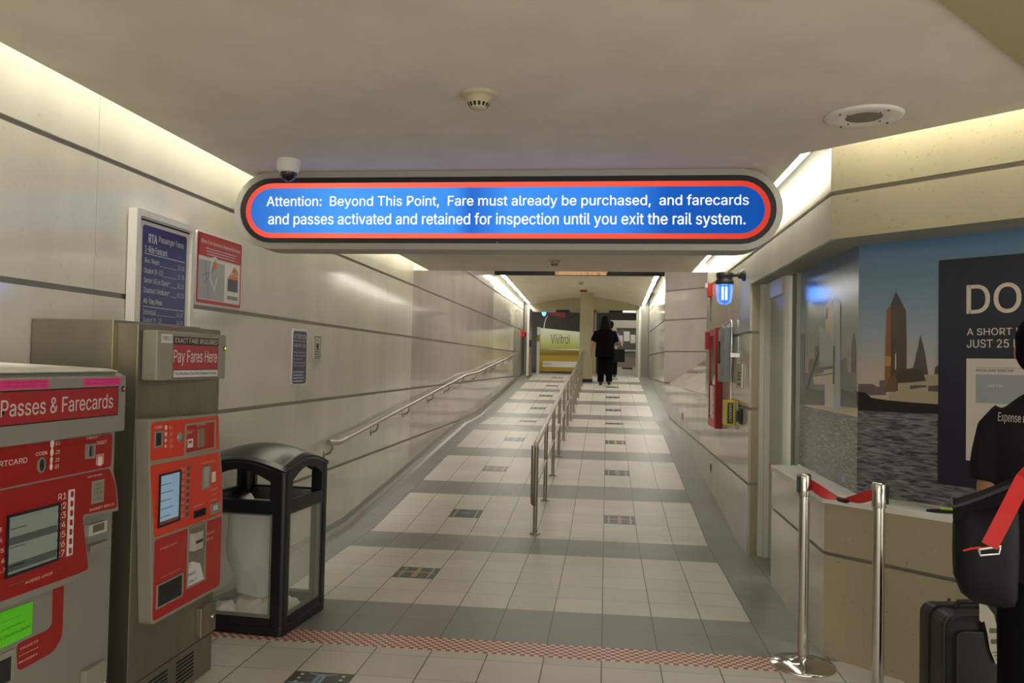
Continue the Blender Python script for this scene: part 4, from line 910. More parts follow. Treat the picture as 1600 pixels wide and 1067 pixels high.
tc = nt.nodes.new('ShaderNodeTexCoord'); mpn = nt.nodes.new('ShaderNodeMapping'); mpn.inputs['Scale'].default_value = (6, 6, 40); nz = nt.nodes.new('ShaderNodeTexNoise'); nz.inputs['Scale'].default_value = 2.0; nz.inputs['Detail'].default_value = 6; nz.inputs['Distortion'].default_value = .6
rr_ = nt.nodes.new('ShaderNodeValToRGB'); rr_.color_ramp.elements[0].position = .35; rr_.color_ramp.elements[1].position = .68; rr_.color_ramp.elements[0].color = lin('#3d4145'); rr_.color_ramp.elements[1].color = lin('#8a8c8c')
for a_, b_ in ((tc.outputs['Object'], mpn.inputs[0]), (mpn.outputs[0], nz.inputs['Vector']), (nz.outputs[0], rr_.inputs[0]), (rr_.outputs[0], nt.nodes['Principled BSDF'].inputs['Base Color'])): nt.links.new(a_, b_)
nt.nodes['Principled BSDF'].inputs['Roughness'].default_value = .2
zt_ = 2.297
def mx_(x, y): return 1240+x/4.85, 440+y/4.85
wl = mL.pix(1290, 641)[1]; LA, LB = -6.30, -4.868
MB().box((LA, .876, -.02), (LB, zt_, 0), SKY, mL).build('sky_panel', o); MB().box((0, .876, -.02), (2.5, zt_, 0), SKY, mR).build('sky_panel', o)
MB().box((LA, .8765, 0), (LB, wl, .001), wm, mL).build('water_panel', o); MB().box((0, .8765, 0), (2.5, mR.pix(1400, 643)[1], .001), wm, mR).build('water_panel', o)
def cm_(n, c): return mat('print ' + n, c, .2)
def shp(mb, fr, L, m, c): mb.prism([fr.pix(*mx_(x, y), c) for x, y in L], c-.0004, c, m, fr)
mb = MB()
shp(mb, mL, [(25, 930), (25, 700), (110, 690), (115, 590), (160, 580), (162, 485), (190, 490), (195, 640), (235, 660), (350, 600), (398, 570), (410, 690), (470, 690), (478, 950)], cm_('haze', '#77787a'), .0016)
shp(mb, mL, [(22, 880), (22, 545), (30, 515), (53, 485), (55, 392), (66, 386), (82, 402), (82, 700), (95, 880)], cm_('slate tower', '#585c63'), .0020)
shp(mb, mL, [(434, 690), (437, 480), (450, 388), (456, 388), (468, 480), (468, 690)], cm_('slate spire', '#62656b'), .0020)
mb.build('left_skyline_print', o); mb = MB()
shp(mb, mL, [(235, 945), (235, 780), (150, 776), (148, 705), (225, 690), (240, 640), (240, 190), (300, 122), (302, 950)], cm_('pale face', '#d8d2c4'), .0024)
shp(mb, mL, [(300, 955), (300, 122), (354, 160), (354, 960)], cm_('blue-grey face', '#b4bccc'), .0028)
shp(mb, mL, [(195, 645), (195, 340), (270, 384), (300, 480), (300, 640)], cm_('lilac face', '#bcc2d2'), .0032)
shp(mb, mL, [(195, 646), (298, 638), (290, 660), (240, 668)], cm_('shade', '#555346'), .0034)
shp(mb, mL, [(295, 775), (300, 485), (314, 490), (310, 775)], cm_('seam', '#5d626c'), .0034)
shp(mb, mL, [(242, 285), (243, 205), (258, 195), (258, 278)], cm_('opening', '#4a4b4f'), .0030)
shp(mb, mL, [(95, 805), (188, 525), (194, 528), (103, 808)], cm_('strut', '#4e5054'), .0034)
shp(mb, mL, [(150, 708), (300, 690), (300, 700), (150, 720)], cm_('ledge', '#8d8a80'), .0030)
mb.build('museum_print', o); mb = MB()
shp(mb, mL, [(20, 935), (20, 880), (80, 810), (235, 830), (235, 930)], cm_('dark shore', '#3c3f40'), .0022)
shp(mb, mL, [(358, 945), (360, 815), (420, 840), (478, 830), (478, 955)], cm_('dark trees', '#43464a'), .0030); mb.build('shore_print', o)
mb = MB()
shp(mb, mR, [(690, 820), (697, 400), (706, 210), (738, 180), (745, 715), (740, 830)], cm_('copper face', '#8a6040'), .0020)
shp(mb, mR, [(738, 830), (738, 180), (828, 182), (850, 212), (856, 420), (856, 830)], cm_('brown face', '#574d45'), .0020)
shp(mb, mR, [(735, 180), (770, 84), (776, 78), (782, 88), (832, 182)], cm_('spire', '#4b4a4a'), .0024)
shp(mb, mR, [(768, 665), (770, 545), (777, 545), (777, 665)], cm_('glint', '#c6c2ba'), .0024)
shp(mb, mR, [(695, 640), (698, 560), (738, 570), (738, 640)], cm_('sunlit copper', '#b88a52'), .0024); mb.build('tower_print', o); mb = MB()
shp(mb, mR, [(900, 720), (905, 645), (922, 592), (930, 545), (945, 490), (950, 455), (960, 405), (964, 405), (974, 455), (984, 490), (996, 545), (1004, 595), (1018, 690), (1018, 720)], cm_('old tower', '#56504d'), .0022)
shp(mb, mR, [(1065, 720), (1070, 655), (1090, 635), (1110, 640), (1110, 720)], cm_('old tower', '#56504d'), .0022); mb.build('old_tower_print', o); mb = MB()
shp(mb, mR, [(488, 860), (490, 775), (600, 775), (620, 790), (650, 800), (650, 750), (700, 745), (700, 860)], cm_('hazy blocks', '#6c645f'), .0018)
shp(mb, mR, [(720, 900), (725, 845), (790, 835), (790, 770), (980, 755), (980, 705), (1110, 700), (1110, 920)], cm_('cream hall', '#ad9f84'), .0026)
shp(mb, mR, [(1020, 830), (1020, 790), (1110, 785), (1110, 835)], cm_('hall glass', '#5b5a58'), .0030); shp(mb, mR, [(880, 815), (885, 785), (1005, 785), (1005, 800)], cm_('hall glass', '#5b5a58'), .0030)
mb.build('hall_print', o); mb = MB()
shp(mb, mR, [(770, 770), (770, 720), (790, 690), (840, 665), (895, 655), (950, 665), (985, 700), (1003, 752), (880, 765), (780, 770)] , cm_('dome', '#4d443c'), .0034)
shp(mb, mR, [(690, 835), (720, 740), (770, 700), (785, 770), (775, 835)], cm_('dome front', '#6f5743'), .0036); mb.build('dome_print', o); mb = MB()
shp(mb, mR, [(486, 960), (486, 835), (540, 838), (590, 880), (720, 900), (900, 915), (1110, 930), (1110, 1005), (486, 978)], cm_('dark quay', '#262a2a'), .0032); mb.build('quay_print', o)
# the dark information board
k0 = mR.pix(1467.6, 407, .002); kb = mR.pix(1467.6, 756, .002)
ib = MB().box((k0[0], kb[1], .0), (2.45, k0[1], .006), mat('deep navy board', '#1d2133', .3), mR).build('information_board', o)
mb = MB(); BT = mat('board lettering', '#d6cbb8', .45)
mb.ptext('DO', 1510.7, 490.5, 1595.3, 440.5, BT, mR, .0072, .015); mb.ptext('A SHORT H', 1510.7, 524, 1598, 511.5, BT, mR, .0072, .012); mb.ptext('JUST 25 M', 1510.7, 543.2, 1596.5, 529.8, BT, mR, .0072, .012); mb.build('lettering', ib)
k0 = mR.pix(1510, 560, .008); kb = mR.pix(1510, 719, .008)
ms = MB().box((k0[0], kb[1], .006), (2.3, k0[1], .008), mat('map paper', '#cfc6bb', .5), mR)
a_ = mR.pix(1524.7, 584.6, .009); b_ = mR.pix(1524.7, 629, .009); ms.box((a_[0], b_[1], .008), (2.25, a_[1], .0088), mat('map lake', '#98a0a4', .5), mR)
ms.ptext('REGIONAL RAPID TRANSIT MAP', 1525.2, 580.4, 1583.8, 577.3, TEXTD, mR, .0088); ms.ptext('Lake Erie', 1542, 604.8, 1566.5, 599.5, LIT, mR, .0095); ms.box((a_[0], mR.pix(1525, 574, .008)[1]-.002, .008), (2.2, mR.pix(1525, 574, .008)[1], .0086), GRM, mR)
ms.build('map_sheet', ib)
mb = MB(); ALF = mat('silver glazing bar', '#a3a298', .35, .7)
mb.box((-6.30, .876, 0), (-6.27, zt_, .03), ALF, mL); mb.build('glazing_bar', o)
c_ = on_z(1480, 800, .877)
o = thing('pen_tray', 'flat black tray with a lime marker on the counter behind the shoulder bag', 'tray', (c_.x, c_.y, .876))
MB().prism(circ(c_.x, c_.y, .10, 24, .045), .8765, .884, BLACKM).build('tray', o); MB().tube([(c_.x-.03, c_.y+.01, .892), (c_.x+.07, c_.y-.01, .892)], .008, mat('lime plastic', '#a6c04a', .4), 10).build('marker', o)

# ================================================================== STANCHIONS
def stanchion(x, y, H, label, base_r=.17):
    o = thing('stanchion', label, 'stanchion', (x, y, 0), 'queue stanchions')
    MB().lathe([(base_r, 0), (base_r, .008), (base_r*.96, .014), (base_r*.5, .024), (.045, .034), (.033, .05)], (x, y, 0), CHROME, 40).build('base', o)
    MB().lathe([(.028, .045), (.028, H-.115)], (x, y, 0), CHROME, 24).build('post', o)
    hd = MB().lathe([(.033, H-.118), (.034, H-.112), (.034, H-.008), (.030, H), (0, H+.001)], (x, y, 0), CHROME, 24).build('head', o)
    return o, hd
p1 = V((1.067, 4.554, 0)); p2 = V((1.311, 4.115, 0)); H1, H2 = 1.02, 1.045
s1, h1 = stanchion(p1.x, p1.y, H1, 'chrome belt stanchion with wide round base, farther from the camera')
s2, h2 = stanchion(p2.x, p2.y, H2, 'chrome belt stanchion nearer the black suitcase')
for P_, hh in ((p1, h1), (p2, h2)):
    H = H1 if hh is h1 else H2
    MB().box((P_.x-.036, P_.y-.024, H-.10), (P_.x-.012 if hh is h1 else P_.x+.036, P_.y+.024, H-.012), BLACK).build('belt_slot', hh) if hh is h1 else MB().box((P_.x+.012, P_.y-.024, H-.10), (P_.x+.037, P_.y+.024, H-.012), BLACK).build('belt_slot', hh)
A_ = p1 + V((.033, -.01, H1-.055)); B_ = p2 + V((-.033, .01, H2-.062))
rings = []; d = (B_-A_); hd_ = V((d.x, d.y, 0)).normalized(); sd = up.cross(hd_)
for k in range(29):
    t = k/28; c_ = A_.lerp(B_, t) - V((0, 0, .05*sin(pi*t))); ang = pi*t*1.0; wd = .027*(1-.45*math.exp(-((t-.55)/.08)**2))
    wv = up*cos(ang) + sd*sin(ang); tv = hd_.cross(wv)*.0009
    rings.append([c_+wv*wd+tv, c_-wv*wd+tv, c_-wv*wd-tv, c_+wv*wd-tv])
MB().loft(rings, mat('red belt webbing', '#c0282a', .55), smooth=False).build('belt', s1)
c_ = A_.lerp(B_, .55) - V((0, 0, .05)); MB().tube([c_-hd_*.045, c_-hd_*.03, c_+hd_*.03, c_+hd_*.045], [.006, .013, .013, .006], BLACK, 10).build('belt_clip', s1)

# ================================================================== RIGHT WALL FITTINGS
lx, ly, lz = 1.03, 7.40, 2.30
o = thing('blue_lamp', 'blue glowing emergency lamp on a bracket by the doorway', 'lamp', (lx, ly, lz))
GUN = mat('gunmetal casting', '#4b4a47', .45, .6)
MB().lathe([(.06, .165), (.074, .16), (.074, .125), (.068, .12), (.068, .095), (.080, .09), (.080, .06), (.07, .055)], (lx, ly, lz-.04), GUN, 28).build('cap', o)
BG = mat('blue glass jar', '#2f6fe8', .05, trans=1., emit='#2a6cf0', estr=.9)
MB().lathe([(.073, .058), (.072, .0), (.066, -.08), (.055, -.105), (.02, -.122), (0, -.124)], (lx, ly, lz-.04), BG, 28).build('glass_jar', o)
mb = MB()
for s_ in (-.024, .024): mb.tube([(lx+s_, ly, lz+.0), (lx+s_, ly, lz-.125)], .013, emis('lamp tube', '#cfe4ff', 22), 12)
mb.build('lamp_tube', o)
MB().tube([(lx+.06, ly, lz+.105), (XR-.02, ly, lz+.105)], .017, GUN, 12).build('arm', o)
MB().lathe([(.055, 0), (.055, .02), (.035, .03), (.03, .06)], (XR, ly, lz+.105), GUN, 20, ax=(-1, 0, 0)).build('wall_flange', o)
o = thing('fire_strobe', 'small red fire strobe on the right wall behind the blue lamp', 'alarm', (XR, 9.72, 2.49))
MB().box((XR-.05, 9.66, 2.40), (XR-.0005, 9.78, 2.56), REDP).build('box', o, bevel=.008); MB().box((XR-.075, 9.69, 2.51), (XR-.05, 9.75, 2.56), WHITE).build('strobe_lens', o); MB().tube([(XR-.012, 9.72, 2.40), (XR-.012, 9.72, 2.12)], .008, GREYP, 8).build('conduit', o)
# extinguisher cabinet
o = thing('extinguisher_cabinet', 'tall red fire extinguisher cabinet with a dark glass door', 'cabinet', (XR, 9.0, .94)); X_ = 1.143
MB().box((X_, 8.72, .94), (XR-.0005, 9.27, 2.0), mat('dark red enamel', '#a01c1a', .4)).build('body', o, bevel=.006)
fx = facing_nx(X_); mb = MB().ring(rrect(-9.265, .945, -8.725, 1.995), rrect(-9.19, 1.03, -8.80, 1.92), 0, .014, REDP, fx); dr = mb.build('door', o)
MB().box((-9.195, 1.025, .003), (-8.795, 1.925, .006), mat('dark cabinet glass', '#23282a', .08), fx).build('glass', dr); MB().box((-8.80, 1.40, .012), (-8.775, 1.5, .03), CHROME, fx).build('handle', dr)
MB().box((-9.16, 1.06, .006), (-8.95, 1.38, .0075), LIT, fx).build('paper_label', dr)
fsg = facing_ny(9.30)
o = thing('flag_sign', 'red flag sign projecting from the wall beside the extinguisher cabinet', 'sign', (XR, 9.3, 1.8)); a_, b_ = fsg.pix(1102, 546), fsg.pix(1109.5, 519)
MB().box((a_[0], 9.295, a_[1]), (XR-.0005, 9.305, b_[1]), REDP).build('plate', o); MB().box((a_[0]-.006, 9.29, a_[1]-.01), (a_[0], 9.31, b_[1]+.01), GREYP).build('edge_strip', o)
# electrical box
EB = mat('grey electrical enamel', '#8f9392', .4, .1)
o = thing('electrical_box', 'grey metal electrical box on the right wall before the red cabinet', 'box', (XR, 8.2, 1.44)); X_ = 1.114
MB().box((X_, 8.0, 1.44), (XR-.0005, 8.37, 1.97), EB).build('body', o, bevel=.005)
fx = facing_nx(X_); MB().box((-8.36, 1.45, 0), (-8.01, 1.96, .008), EB, fx).build('door', o, bevel=.003); MB().box((-8.30, 1.62, .008), (-8.20, 1.84, .018), DARK, fx).build('latch', o)
mb = MB()
for z in (1.53, 1.86): mb.tube([(X_-.006, 8.0, z-.03), (X_-.006, 8.0, z+.03)], .007, GREYP, 8)
mb.build('hinge', o)
o = thing('conduit_pipe', 'thin steel conduit running down from the grey box to the yellow alarm', 'pipe', (XR-.03, 7.93, 1.3))
MB().tube([(XR-.03, 8.6, 2.0), (XR-.03, 7.96, 2.03), (XR-.03, 7.93, 2.0), (XR-.03, 7.93, 1.275)], .011, CHROME, 12).build('pipe', o)
mb = MB()
for y, z in ((8.5, 2.006), (7.93, 1.7)): mb.box((XR-.042, y-.02, z-.02), (XR-.0005, y+.02, z+.02), CHROME)
mb.build('clip', o)
o = thing('alarm_box', 'yellow alarm box with a black lettered side under a clear cover', 'alarm', (XR, 7.85, 1.04)); fa = facing_ny(7.76)
YEL = mat('yellow plastic', '#d9c21c', .4)
MB().box((1.105, 7.76, 1.045), (1.19, 7.98, 1.275), YEL).build('body', o, bevel=.006)
mb = MB(); mb.box((1.122, 1.065, 0), (1.172, 1.255, .002), BLACK, fa); ab = mb.build('black_label', o)
fv = Fr((1.147, 7.76, 1.16), (0, 0, -1), (1, 0, 0), (0, -1, 0)); MB().text('EMERGENCY', -.085, -.013, .085, .013, LIT, fv, .003, .02).build('lettering', ab)
mb = MB().box((1.188, 7.66, 1.02), (1.2055, 8.06, 1.29), mat('clear smoked plate', '#b8b59c', .25)); mb.build('back_plate', o, bevel=.003)
fz_ = facing_nx(XR)
o = thing('push_knob', 'short black knob on the wall right of the yellow alarm box', 'knob', (XR, 7.5, 1.16)); MB().box((XR-.05, 7.45, 1.10), (XR-.0005, 7.53, 1.20), BLACK).build('knob', o, bevel=.006); MB().box((XR-.012, 7.42, 1.08), (XR-.0005, 7.56, 1.22), DARK).build('plate', o)
k0 = fz_.pix(1162.5, 566); k1 = fz_.pix(1156, 603)
o = thing('intercom_panel', 'slim steel intercom panel on the wall below the blue lamp', 'intercom', (XR, 7.5, 1.4)); y0, y1 = 7.40, 7.64
MB().box((XR-.02, y0, 1.40), (XR-.0005, y1, 1.62), STEEL).build('plate', o, bevel=.003); mb = MB(); fx = facing_nx(XR-.02)
for z in (1.47, 1.50, 1.53): mb.box((-y1+.05, z, 0), (-y0-.05, z+.014, .002), DARK, fx)
mb.build('speaker_slot', o); MB().lathe([(.014, 0), (.014, .008), (0, .01)], fx.P(-7.52, 1.435, 0), mat('red push button', '#8c2a22', .4), 14, ax=fx.n).build('button', o)
for nm, x, y, lab in (('outlet', 1067, 650, 'small steel outlet plate low on the right wall by the ramp kink'), ('outlet', 1111.5, 730, 'small outlet plate near the floor on the right wall below the red cabinet')):
    q = on_x(x, y, XR); o = thing('wall_outlet', lab, 'outlet', q)
    MB().box((XR-.008, q.y-.05, q.z-.06), (XR-.0005, q.y+.05, q.z+.06), STEEL).build('plate', o, bevel=.002); MB().box((XR-.012, q.y-.025, q.z-.035), (XR-.008, q.y+.025, q.z+.035), DARK).build('socket', o)

# ================================================================== BEYOND THE FAR DOORS
f9 = facing_ny(27.0)
AD1 = mat('ad pale panel', '#c9cfb4', .3); 
adm = bpy.data.materials.new('ad green gold print'); adm.use_nodes = True; nt = adm.node_tree; tc = nt.nodes.new('ShaderNodeTexCoord'); sp = nt.nodes.new('ShaderNodeSeparateXYZ'); mr = nt.nodes.new('ShaderNodeMapRange'); rp_ = nt.nodes.new('ShaderNodeValToRGB')
mr.inputs[1].default_value = 0; mr.inputs[2].default_value = 1.45; el = rp_.color_ramp.elements; el.new(.5); el.new(.7)
for q, (pp, c) in zip(el, ((0, '#a8872c'), (.45, '#b39a38'), (.62, '#b9bd62'), (1, '#d9decb'))): q.position = pp; q.color = lin(c)
for a_, b_ in ((tc.outputs['Object'], sp.inputs[0]), (sp.outputs[2], mr.inputs[0]), (mr.outputs[0], rp_.inputs[0]), (rp_.outputs[0], nt.nodes['Principled BSDF'].inputs['Base Color'])): nt.links.new(a_, b_)
o = thing('advert_barrier', 'white and gold advertising barrier reading Vivitrol beyond the left doorway', 'billboard', (-1.5, 27.05, 1.27))
q = [f9.pix(x, y) for x, y in ((842, 580), (930, 581), (930, 521), (842, 512))]; q = [(a_, max(b_, 1.27)) for a_, b_ in q]
MB().prism(q, -.10, 0, adm, f9).build('board', o)
mb = MB(); k0, k1 = f9.pix(846, 541), f9.pix(940, 545); mb.tube([f9.P(k0[0], (f9.pix(846, 546)[1]), .05), f9.P(k1[0], f9.pix(900, 547)[1], .05)], .028, RAILM, 10); mb.build('grab_rail', o)
mb = MB(); mb.ptext('Vivitrol', 860.5, 537, 891, 522.5, mat('ad dark lettering', '#4d5240', .5), f9, .003); k0, k1 = f9.pix(848, 573), f9.pix(896, 565)
mb.box((k0[0], k0[1], 0), (k1[0]+.3, k1[1], .003), LIT, f9); mb.ptext('VIVITROL.COM', 848.5, 570, 862, 567, TEXTD, f9, .004)
c_ = f9.pix(869, 523); mb.tube([f9.P(c_[0]-.06, c_[1]-.03, .004), f9.P(c_[0], c_[1]+.02, .004), f9.P(c_[0]+.05, c_[1], .004), f9.P(c_[0]+.09, c_[1]-.05, .004)], .008, mat('ad green', '#8d9b45', .5), 6); mb.build('advert_print', o)
mb = MB(); k0, k1 = f9.pix(840.5, 578), f9.pix(844, 511); mb.box((k0[0]-.05, 1.25, -.12), (k1[0], k1[1], .02), mat('ad end post', '#b9bcae', .4), f9)
mb.box((k0[0]-.05, f9.pix(840, 533)[1], .02), (k1[0]-.01, f9.pix(840, 523)[1], .03), mat('brass plate', '#7d7330', .4), f9); mb.build('end_post', o)
o = thing('platform_lamp', 'small blue lamp glowing in the dark beyond the left doorway', 'lamp', (0, 0, 0)); f8 = facing_ny(26.0); k0 = f8.pix(850, 489); o.location = f8.P(*k0)
MB().lathe([(.06, .10), (.075, .08), (.07, -.02), (.04, -.09), (0, -.1)], f8.P(*k0), emis('blue lamp glow', '#6aa8ff', 2.2), 16).build('glass_jar', o); MB().lathe([(.05, .19), (.07, .17), (.07, .095)], f8.P(*k0), GUN, 14).build('cap', o)
o = thing('red_duct', 'dark red rounded duct under the platform ceiling beyond the left doorway', 'duct', f9.P(-1.5, 3.2, 0))
q = [f9.pix(x, y) for x, y in ((842, 484), (903, 484), (898, 492), (890, 497), (880, 497), (868, 493), (844, 487))]; MB().prism(q, -.5, 0, mat('dark red duct', '#6a2420', .4), f9).build('shell', o)
mb = MB().prism([f9.pix(x, y) for x, y in ((880, 484), (904, 484), (899, 491), (891, 496.5), (882, 496.5), (884, 490))], 0, .02, BLACKM, f9); mb.build('end_plate', o)
o = thing('curved_pole', 'thin white curved pole rising behind the advertising barrier', 'pole', f9.P(-2, 2.7, -.3)); MB().tube([f9.P(*f9.pix(x, y, -.3), -.3) for x, y in ((850, 513), (851, 505), (853, 498), (856, 493.5))], .02, LIT, 8).build('pole', o)
o = thing('ticket_booth', 'pale booth with papers in its window beyond the right doorway', 'booth', (.6, 27.5, 1.25)); fb9 = facing_ny(27.0)
def q9(xa, ya, xb, yb): a_, b_ = fb9.pix(xa, ya), fb9.pix(xb, yb); return (a_[0], max(1.255, a_[1])), (b_[0], b_[1])
BW = mat('booth off-white', '#b3b0a4', .4)
(a0, z0), (a1, z1) = q9(953, 583, 1010, 501); z0 = 1.25
mb = MB().box((a0, z0, -.8), (a1, z1, 0), BW, fb9); mb.build('shell', o, bevel=.01)
(x0, y0), (x1, y1) = q9(963, 546, 1004, 513); wf = MB().box((x0, y0, 0), (x1, y1, .004), mat('booth window', '#55554f', .12), fb9).build('window', o)
mb = MB().ring(rrect(x0-.06, y0-.06, x1+.06, y1+.06), rrect(x0, y0, x1, y1), 0, .03, BW, fb9); mb.build('window_frame', o)
mb = MB()
for xa, ya, xb, yb in ((965, 541, 973, 524), (974.5, 533, 984, 518), (985, 536, 993, 523), (964, 538, 968, 527)): (p0, r0), (p1_, r1_) = q9(xa, ya, xb, yb); mb.box((p0, r0, .005), (p1_, r1_, .008), LIT, fb9)
mb.build('paper', wf)
mb = MB(); (p0, r0), (p1_, r1_) = q9(962, 573, 1004, 559.5); mb.box((p0, r0, 0), (p1_, r1_, .006), mat('booth rose panel', '#8a7a74', .4), fb9); (p0, r0), (p1_, r1_) = q9(962, 558, 1004, 548); mb.box((p0, r0, 0), (p1_, r1_, .008), mat('booth grey panel', '#6a6963', .4), fb9); (p0, r0), (p1_, r1_) = q9(972, 576.3, 988, 574.5); mb.box((p0, r0, 0), (p1_, r1_, .01), TEXTD, fb9); mb.build('lower_panel', o)
# ================================================================== PEOPLE
SKIN = mat('warm skin', '#a9775a', .5); HAIR = mat('black hair', '#0a0909', .6, spec=.15); HAIRS = mat('short black hair', '#0f0c0b', .9, spec=.08)
TEE = mat('dark plum t-shirt', '#231d22', .9, spec=.12); TRO = mat('black trousers', '#0b0b0d', .9, spec=.1); BLKC = mat('black clothing', '#09090b', .9, spec=.08); SHOE = mat('black shoe', '#101011', .4)
class Body:
    def __init__(s, base, F_, k=1.): s.b = V(base); s.F = V(F_).normalized(); s.R = s.F.cross(V((0, 0, 1))); s.k = k
    def __call__(s, r, f, z): return s.b + (s.R*r + s.F*f + V((0, 0, z)))*s.k
    def ring(s, r, f, z, w_, d_, n=20, p=2.4):
        return [s(r + w_*math.copysign(abs(cos(q))**(2/p), cos(q)), f + d_*math.copysign(abs(sin(q))**(2/p), sin(q)), z) for q in [2*pi*i/n for i in range(n)]]
    def tube(s, mb, pl, rs, m): mb.tube([s(*p) for p in pl], [r*s.k for r in rs], m, 14)
    def A(s): return (s.R, s.F, V((0, 0, 1)))
    def hand(s, mb, w_, d_, m, side):
        """open relaxed hand from wrist w_ along d_, thumb to the front"""
        w_ = V(w_); d_ = V(d_).normalized(); f_ = s.F - d_*s.F.dot(d_); f_.normalize(); n_ = d_.cross(f_); k = s.k
        c = w_ + d_*.05*k; mb.ell(c, .042*k, .018*k, .052*k, m, (f_, n_, d_), 12, 8)
        for i, (o_, l_) in enumerate(((.030, .070), (.010, .080), (-.010, .074), (-.029, .058))):
            a = w_ + d_*.085*k + f_*o_*k; cv = n_*side*(-.014)*k
            mb.tube([a, a + d_*l_*.45*k + cv*.3, a + d_*l_*.8*k + cv*.9, a + d_*l_*k + cv*1.7], [.0095*k, .009*k, .008*k, .006*k], m, 8)
        a = w_ + d_*.03*k + f_*.03*k; mb.tube([a, a + d_*.03*k + f_*.022*k, a + d_*.06*k + f_*.028*k], [.012*k, .010*k, .007*k], m, 8)
    def head(s, mb, m, r=0, f=.03, z=1.665):
        k = s.k; A = s.A(); mb.ell(s(r, f, z+.025), .076*k, .096*k, .098*k, m, A, 18, 12); mb.ell(s(r, f+.03, z-.045), .056*k, .062*k, .072*k, m, A, 16, 10)
        mb.ell(s(r, f+.098, z-.01), .013*k, .022*k, .024*k, m, A, 10, 6)
        for q in (-1, 1): mb.ell(s(r+q*.078, f-.005, z), .010*k, .020*k, .032*k, m, A, 10, 6); mb.ell(s(r+q*.03, f+.084, z+.022), .015*k, .012*k, .010*k, m, A, 8, 6)
        mb.ell(s(r, f+.088, z-.055), .024*k, .011*k, .010*k, m, A, 8, 6)
# --- the man at the counter
mo = thing('person', 'man in dark t-shirt seen from behind at the right edge, bag with red strap', 'person', (1.60, 3.155, 0))
B = Body((1.60, 3.155, 0), (.50, .866, 0), 1.0)
mb = MB(); B.head(mb, SKIN, -.035, .03, 1.66); B.tube(mb, [(0, -.015, 1.44), (-.012, 0, 1.52), (-.03, .02, 1.62)], [.068, .058, .056], SKIN)
mb.loft([B.ring(0, 0, z, w_, d_) for z, w_, d_ in ((.86, .14, .10), (.98, .145, .105), (1.10, .14, .10), (1.26, .16, .11), (1.38, .165, .11), (1.46, .12, .085), (1.50, .06, .05))], SKIN)
for q in (-1, 1):
    B.tube(mb, [(q*.15, 0, 1.42), (q*.18, -.01, 1.30), (q*.195, -.03, 1.14), (q*.18, .10, 1.06), (q*.14, .26, 1.10)], [.052, .047, .041, .037, .027], SKIN)
    B.hand(mb, B(q*.14, .26, 1.10), B.R*(-q*.3) + B.F*.9 + V((0, 0, .25)), SKIN, q)
    B.tube(mb, [(q*.078, 0, .92), (q*.085, .01, .70), (q*.095, .02, .48), (q*.105, -.01, .28), (q*.105, -.02, .08)], [.082, .074, .055, .05, .037], SKIN)
    B.tube(mb, [(q*.105, -.045, .04), (q*.11, .05, .045), (q*.12, .16, .03)], [.038, .04, .03], SKIN)
mb.build('body', mo, remesh=.009, smooth_it=3)
mb = MB(); mb.loft([B.ring(0, -.005, z, w_, d_) for z, w_, d_ in ((.84, .172, .134), (.90, .173, .136), (1.02, .170, .132), (1.14, .174, .130), (1.28, .186, .132), (1.38, .190, .128), (1.455, .150, .104), (1.50, .10, .085), (1.515, .075, .072))], TEE)
for q in (-1, 1): B.tube(mb, [(q*.13, 0, 1.43), (q*.172, -.005, 1.37), (q*.19, -.01, 1.28), (q*.202, -.02, 1.18)], [.062, .068, .066, .064], TEE)
sh = mb.build('shirt', mo, remesh=.011, smooth_it=4)
mb = MB()
mb.loft([B.ring(0, 0, z, w_, d_) for z, w_, d_ in ((.86, .162, .122), (.95, .158, .118), (1.0, .155, .115))], TRO)
for q in (-1, 1): B.tube(mb, [(q*.078, 0, .93), (q*.085, .005, .72), (q*.095, .012, .48), (q*.102, -.008, .28), (q*.104, -.015, .06)], [.090, .088, .076, .070, .066], TRO)
mb.build('trousers', mo, remesh=.012, smooth_it=3)
for q in (-1, 1):
    mb = MB(); B.tube(mb, [(q*.11, -.09, .05), (q*.115, .0, .058), (q*.125, .12, .045), (q*.13, .20, .035)], [.045, .05, .046, .032], SHOE); mb.build('shoe', mo, remesh=.01)
mb = MB(); A = B.A(); mb.ell(B(-.035, .012, 1.705), .083, .104, .098, HAIRS, A, 18, 12); mb.ell(B(-.035, -.03, 1.66), .078, .075, .085, HAIRS, A, 18, 12); mb.build('hair', mo, remesh=.01, smooth_it=1)
# lettering across the shoulders, laid on the shirt back
def back_text(body, xa, ya, xb, yb, m, c_off):
    fr = Fr(B(0, -.1445, 0), B.R, V((0, 0, 1)), -B.F); mbt = MB(); a0, b0 = fr.pix(xa, ya); a1, b1 = fr.pix(xb, yb); mbt.text(body, a0, b0, a1, b1, m, fr, c_off, .006, .0); return mbt
tx = back_text('Expense rep', 1555.5, 662.5, 1612, 648, mat('shirt print', '#bdb4ae', .6), .0)
ev = bpy.context.evaluated_depsgraph_get(); ev.update()
from mathutils.bvhtree import BVHTree
bvh = BVHTree.FromPolygons([sh.matrix_world @ v.co + V(mo.location) if False else v.co + V(mo.location) for v in sh.data.vertices], [tuple(p.vertices) for p in sh.data.polygons])
for i, p in enumerate(tx.v):
    hit = bvh.ray_cast(p - B.F*.3, B.F)
    if hit[0] is not None: tx.v[i] = hit[0] - B.F*.0025
tx.build('shirt_lettering', sh)
